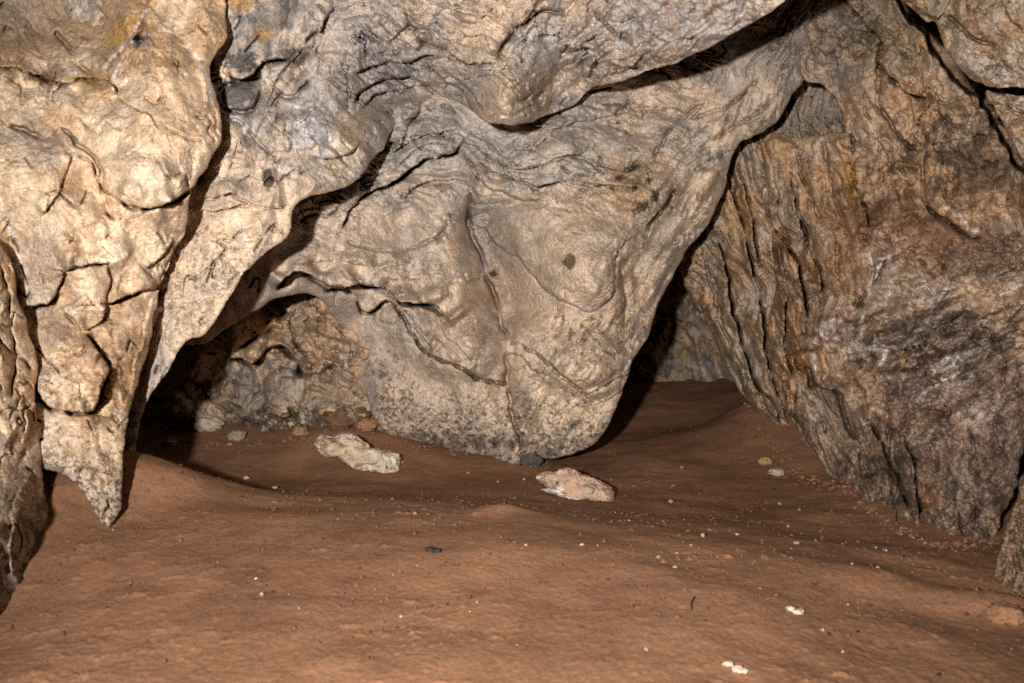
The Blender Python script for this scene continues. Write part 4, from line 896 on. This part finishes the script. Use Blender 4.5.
round_stone(236, 438, 9, 6, BEIGE * 0.6, 21, 'dull tan stone at the foot of the alcove rock, below its grey knob')
round_stone(300, 434, 8, 6, BROWN * 1.6, 22, 'brown stone at the foot of the alcove rock, left of the orange-tan stone')
round_stone(183, 414, 10, 8, GREY * 0.8, 12, 'grey green stone in the deep shade at the left corner of the alcove')
round_stone(170, 444, 7, 4.5, BEIGE, 11, 'little pale stone at the shadow edge in the left of the alcove')
round_stone(777, 474, 9, 3.5, BEIGE * 0.9, 13, 'slender pale stone fragment by the foot of the passage wall', ang=0.6)
round_stone(765, 463, 7, 4.5, np.array([0.40, 0.25, 0.12]), 14, 'orange-tan stone in the passage beside the slender pale fragment')
round_stone(1008, 616, 20, 12, np.array([0.30, 0.15, 0.085]), 16, 'soil-coloured clod below the dark rock at the lower right edge', mat=MAT_SOIL, sink=0.7, name='clod', cat='clod')

PEBBLES = [
    (246, 479, 5.0, 3.4, 1.0, 'off-white pebble, the larger of the pair left of the long cream stone'),
    (275, 488, 4.0, 3.2, 1.0, 'off-white pebble, nearer and right one of the pair left of the long cream stone'),
    (320, 501, 1.8, 1.5, .9, 'tiny pale pebble on the soil rim below the left end of the long cream stone'),
    (216, 476, 1.8, 1.4, .7, 'tiny pale pebble left of the two off-white pebbles'),
    (113, 533, 2.0, 1.6, .9, 'tiny white pebble right under the pointed rock tip'),
    (256, 580, 2.6, 2.0, 1.1, 'small white pebble on open soil right of the clods on the left'),
    (299, 612, 2.4, 2.4, .9, 'cream pebble low on the left half of the open soil'),
    (125, 600, 2.4, 1.6, .6, 'greyish pebble in the dim soil at lower left'),
    (415, 515, 4.0, 1.8, .8, 'flat pale flake on the soil rim between the two large stones'),
    (526, 547, 3.2, 1.8, 1.0, 'white flake on open soil below the tapered stone, leftmost of its row'),
    (582, 547, 4.2, 2.0, 1.1, 'white shell-like flake, middle of the row below the tapered stone'),
    (598, 547, 2.2, 1.4, 1.0, 'white chip just right of the shell-like flake below the tapered stone'),
    (629, 521, 3.4, 1.8, .8, 'pale flake with a dark chip beside it, right of the tapered stone'),
    (671, 503, 3.4, 2.8, .8, 'pale grey pebble at the shaded mouth of the passage'),
    (682, 469, 4.0, 3.4, .5, 'dull grey pebble inside the passage mouth'),
    (677, 554, 4.0, 1.4, 1.0, 'thin white sliver at the rim of the lit soil, right of centre'),
    (691, 546, 2.4, 1.6, .9, 'small white chip beside the thin white sliver'),
    (703, 537, 4.0, 3.8, .8, 'upright pinkish pebble at the rim of the lit soil in front of the passage'),
    (737, 535, 3.4, 1.8, .9, 'flat pale pebble right of the upright pinkish pebble'),
    (780, 504, 3.6, 2.2, .7, 'pale oval pebble at the foot of the right wall folds'),
    (788, 527, 2.8, 2.4, .7, 'dull pale pebble between the wall foot and the flaky pale stone'),
    (797, 543, 6.0, 2.8, .75, 'flaky pale stone on the soil rim before the right wall'),
    (876, 548, 2.0, 1.6, .9, 'left of two tiny white chips under the right wall foot'),
    (886, 551, 2.2, 1.8, .9, 'right of two tiny white chips under the right wall foot'),
    (852, 565, 2.4, 1.6, 1.2, 'bright tiny chip on soil left of the thin chip below the right wall'),
    (878, 568, 3.2, 1.2, 1.1, 'thin bright chip on the soil below the right wall foot'),
    (848, 607, 2.0, 1.6, .9, 'tiny pale pebble below the bright chips at lower right'),
    (843, 656, 2.4, 2.0, 1.2, 'bright tiny pebble near the bottom right'),
    (401, 620, 2.4, 2.2, 1.2, 'bright tiny pebble low in the middle of the open soil'),
    (470, 614, 1.6, 1.4, 1.1, 'tiny white speck of stone right of the bright pebble in the middle soil'),
    (646, 651, 4.0, 1.6, 1.0, 'cream flake lying flat near the bottom, right of centre'),
    (468, 474, 3.6, 1.6, .7, 'dull pale flake between the long cream stone and the dark stone'),
    (524, 480, 3.4, 1.8, .7, 'dull pale flake just left of the tapered stone'),
    (402, 463, 3.0, 2.6, .8, 'grey white pebble touching the squared end of the long cream stone'),
    (393, 577, 1.8, 1.4, .9, 'tiny white chip left of centre on the open soil'),
    (814, 588, 3.2, 2.4, .2, 'dark brown pebble left of the bright chips at lower right'),
    (939, 676, 3.6, 3.0, .08, 'black pebble at the bottom right edge of the picture'),
    (477, 606, 2.6, 1.2, .75, 'flat tan chip above the tiny white speck in the middle soil'),
    (447, 607, 2.4, 1.8, .12, 'small dark pebble in the middle of the open soil'),
    (904, 558, 2.0, 2.0, .08, 'tiny black chip just below the right wall'),
    (858, 635, 2.2, 2.6, .08, 'black chip right of the broken white flake at lower right'),
]
for i, (u, v, rx, ry, t, lab) in enumerate(PEBBLES):
    round_stone(u, v, rx * 0.66, ry * 0.62, np.array([0.50, 0.37, 0.27]) * t, 40 + i, lab, sub=2, name='pebble', cat='pebble', group='pebbles scattered on the cave floor', squash=0.9, sink=0.15, ang=i * 0.7, tex=0.3)

def flake(u, v, pieces, col, label, seed, name='flake', cat='rock flake'):
    """a flat broken flake of several overlapping lobes, one solid mesh"""
    V_, F_, T_ = [], [], []; base_ = 0
    p, d = ground_at(u, v); k = d / F
    for i, (du, dv, rx, ry) in enumerate(pieces):
        vv, f = ICO[3]
        P = vv * (1 + 0.45 * n3(vv, 1.6, seed + i)[:, None]) * np.array([rx * k, ry * k * 2.6, 0.004])
        q = np.array([p[0] + du * k, p[1] - dv * k * 2.8, 0]); q[2] = floor_height_fast(q[0], q[1]) + 0.005
        V_.append(P + q); F_.append(f + base_); T_.append(flat(col)(vv, seed + i)); base_ += len(vv)
    return tag(mesh_object(name, np.concatenate(V_), np.concatenate(F_), MAT_STONE, np.concatenate(T_)), label, cat)
flake(795, 617, [(-4, -1, 4.5, 2.0), (2, 1, 5.0, 2.0), (6, 0, 2.5, 1.5)], (0.60, 0.49, 0.40), 'pale flake of rock lying flat at lower right, alone on bare soil', 150)
flake(736, 674, [(-6, -3, 5.5, 2.0), (1, 1, 6.0, 2.6), (7, 2, 4.0, 2.0)], (0.66, 0.53, 0.43), 'largest white flake, at the bottom edge right of centre', 160)
flake(433, 553, [(-3, 0, 5, 2.4), (4, 1, 4.5, 2.0)], (0.055, 0.048, 0.05), 'dark slate flake on the open soil left of centre', 170)
# short black twigs stuck in the soil
def twig(pts, r, label):
    P = [];
    for (u, v, up) in pts:
        p, d = ground_at(u, v); p = p.copy(); p[2] = floor_height_fast(p[0], p[1]) + up * d / F; P.append(p)
    c = bpy.data.curves.new('tw', 'CURVE'); c.dimensions = '3D'; c.bevel_depth = r; c.bevel_resolution = 1
    sp = c.splines.new('POLY'); sp.points.add(len(P) - 1)
    for i, p in enumerate(P): sp.points[i].co = (*(p - P[0]), 1); sp.points[i].radius = 1.0 - 0.5 * i / len(P)
    to = bpy.data.objects.new('tmp', c); COL.objects.link(to)
    me = bpy.data.meshes.new_from_object(to); COL.objects.unlink(to); bpy.data.objects.remove(to)
    me.materials.clear(); me.materials.append(MAT_TWIG)
    o = bpy.data.objects.new('twig', me); COL.objects.link(o); o.location = tuple(P[0])
    return tag(o, label, 'twig', 'dark twigs on the cave floor')
MAT_TWIG, nt, N, L = new_mat('dark_wood')
out = N.new('ShaderNodeOutputMaterial'); bb = N.new('ShaderNodeBsdfPrincipled'); L.new(bb.outputs[0], out.inputs[0])
nn = N.new('ShaderNodeTexNoise'); nn.inputs['Scale'].default_value = 80
cc = N.new('ShaderNodeValToRGB'); cc.color_ramp.elements[0].color = (0.012, 0.010, 0.008, 1); cc.color_ramp.elements[1].color = (0.05, 0.035, 0.025, 1)
L.new(nn.outputs['Fac'], cc.inputs[0]); L.new(cc.outputs[0], bb.inputs['Base Color']); bb.inputs['Roughness'].default_value = 0.8
twig([(692, 614, 1), (691, 607, 3), (694, 604, 5)], 0.0016, 'black twig upright in the soil, lower right of centre')
twig([(897, 524, 0), (896, 518, 3), (897, 514, 5)], 0.0018, 'black twig leaning on the foot of the right wall')

# ------------------------------------------------------------------ soil crumbs: nobody could count them
rng = np.random.default_rng(4)
v8 = np.array([(1, 0, 0), (-1, 0, 0), (0, 1, 0), (0, -1, 0), (0, 0, 1), (0, 0, -1)], float)
f8 = np.array([(0, 2, 4), (2, 1, 4), (1, 3, 4), (3, 0, 4), (2, 0, 5), (1, 2, 5), (3, 1, 5), (0, 3, 5)])
V_, F_, T_ = [], [], []
n = 0
while n < 5600:
    u, v = rng.uniform(-60, 1084), 683 - 270 * rng.random() ** 0.8
    d = 0.71 * F / (v - 237) * rng.uniform(0.92, 1.08)
    p = project(float(u), float(v), d); x, y = p[0], p[1]
    # clods gather in drifts
    if float(fbm(np.array([x / 0.25]), np.array([y / 0.25]), 2, 990)[0]) < rng.uniform(-0.9, 0.5): continue
    z = floor_height_fast(x, y)
    r = 0.0010 + 0.0062 * rng.random() ** 4.5
    P = v8 * rng.uniform(0.6, 1.3, (6, 1)) * r * np.array([1, 1, 0.7])
    a = rng.uniform(0, 6.28); P = np.stack([P[:, 0] * math.cos(a) - P[:, 1] * math.sin(a), P[:, 0] * math.sin(a) + P[:, 1] * math.cos(a), P[:, 2]], 1)
    V_.append(P + np.array([x, y, z + r * 0.3])); F_.append(f8 + 6 * n)
    q = rng.random()
    col = np.array([0.22, 0.118, 0.07]) * rng.uniform(0.6, 1.15) if q < 0.95 else (np.array([0.5, 0.38, 0.28]) * rng.uniform(0.5, 1.0) if q < 0.965 else np.array([0.06, 0.045, 0.035]))
    T_.append(np.broadcast_to(col, (6, 3))); n += 1
for line in ([(380, 444), (440, 449), (520, 460), (545, 466)], [(742, 404), (770, 444), (790, 474), (850, 492), (880, 520), (930, 545), (990, 545)], [(190, 446), (250, 446), (310, 440), (372, 436)], [(995, 612), (1030, 612)]):
    c = curve(line, seg=1.0)
    for i in range(int(len(c) * 2.2)):
        q = c[rng.integers(len(c))] + rng.normal(0, 1, 2) * np.array([5.0, 3.0])
        p, d = ground_at(q[0], q[1]); r = 0.0015 + 0.008 * rng.random() ** 4
        P = v8 * rng.uniform(0.6, 1.3, (6, 1)) * r * np.array([1.2, 1, 0.8])
        V_.append(P + np.array([p[0], p[1], floor_height_fast(p[0], p[1]) + r * 0.3])); F_.append(f8 + 6 * n)
        col = np.array([0.25, 0.135, 0.08]) if rng.random() < 0.82 else np.array([0.33, 0.22, 0.145]) * rng.uniform(0.4, 1.15)
        T_.append(np.broadcast_to(col, (6, 3))); n += 1
cr_ = mesh_object('gravel', np.concatenate(V_), np.concatenate(F_), MAT_STONE, np.concatenate(T_), origin=np.zeros(3), smooth=False)
tag(cr_, 'loose crumbs of brown earth and stone grit strewn over the cave floor', 'grit', kind='stuff')

# ------------------------------------------------------------------ camera, flash, world
cam = bpy.data.cameras.new('camera'); co = bpy.data.objects.new('camera', cam); COL.objects.link(co)
cam.sensor_width = 36; cam.lens = F / 1024 * 36; cam.clip_end = 100; cam.clip_start = 0.05
co.location = (0, 0, CAMZ); co.rotation_euler = (math.pi / 2 - PITCH, 0, 0)
cam.dof.use_dof = True; cam.dof.focus_distance = 3.6; cam.dof.aperture_fstop = 7.0
bpy.context.scene.camera = co

fl = bpy.data.lights.new('flash', 'SPOT'); fl.energy = 980; fl.shadow_soft_size = 0.035; fl.color = (1.0, 0.94, 0.87)
fl.spot_size = math.radians(80); fl.spot_blend = 1.0
fo_ = bpy.data.objects.new('flash', fl); COL.objects.link(fo_); fo_.location = (-0.33, -0.45, CAMZ + 0.17)
from mathutils import Vector
fo_.rotation_euler = (Vector((0.1, 3.5, 0.95)) - fo_.location).to_track_quat('-Z', 'Y').to_euler()

sc = bpy.context.scene
w = bpy.data.worlds.new('World'); sc.world = w; w.use_nodes = True
w.node_tree.nodes['Background'].inputs[0].default_value = (0.02, 0.02, 0.02, 1); w.node_tree.nodes['Background'].inputs[1].default_value = 0.1
sc.view_settings.view_transform = 'Standard'; sc.view_settings.look = 'None'; sc.view_settings.gamma = 1
sc.view_settings.exposure = 0
sc.render.engine = 'CYCLES'
sc.cycles.use_denoising = False; sc.cycles.max_bounces = 5; sc.cycles.diffuse_bounces = 3
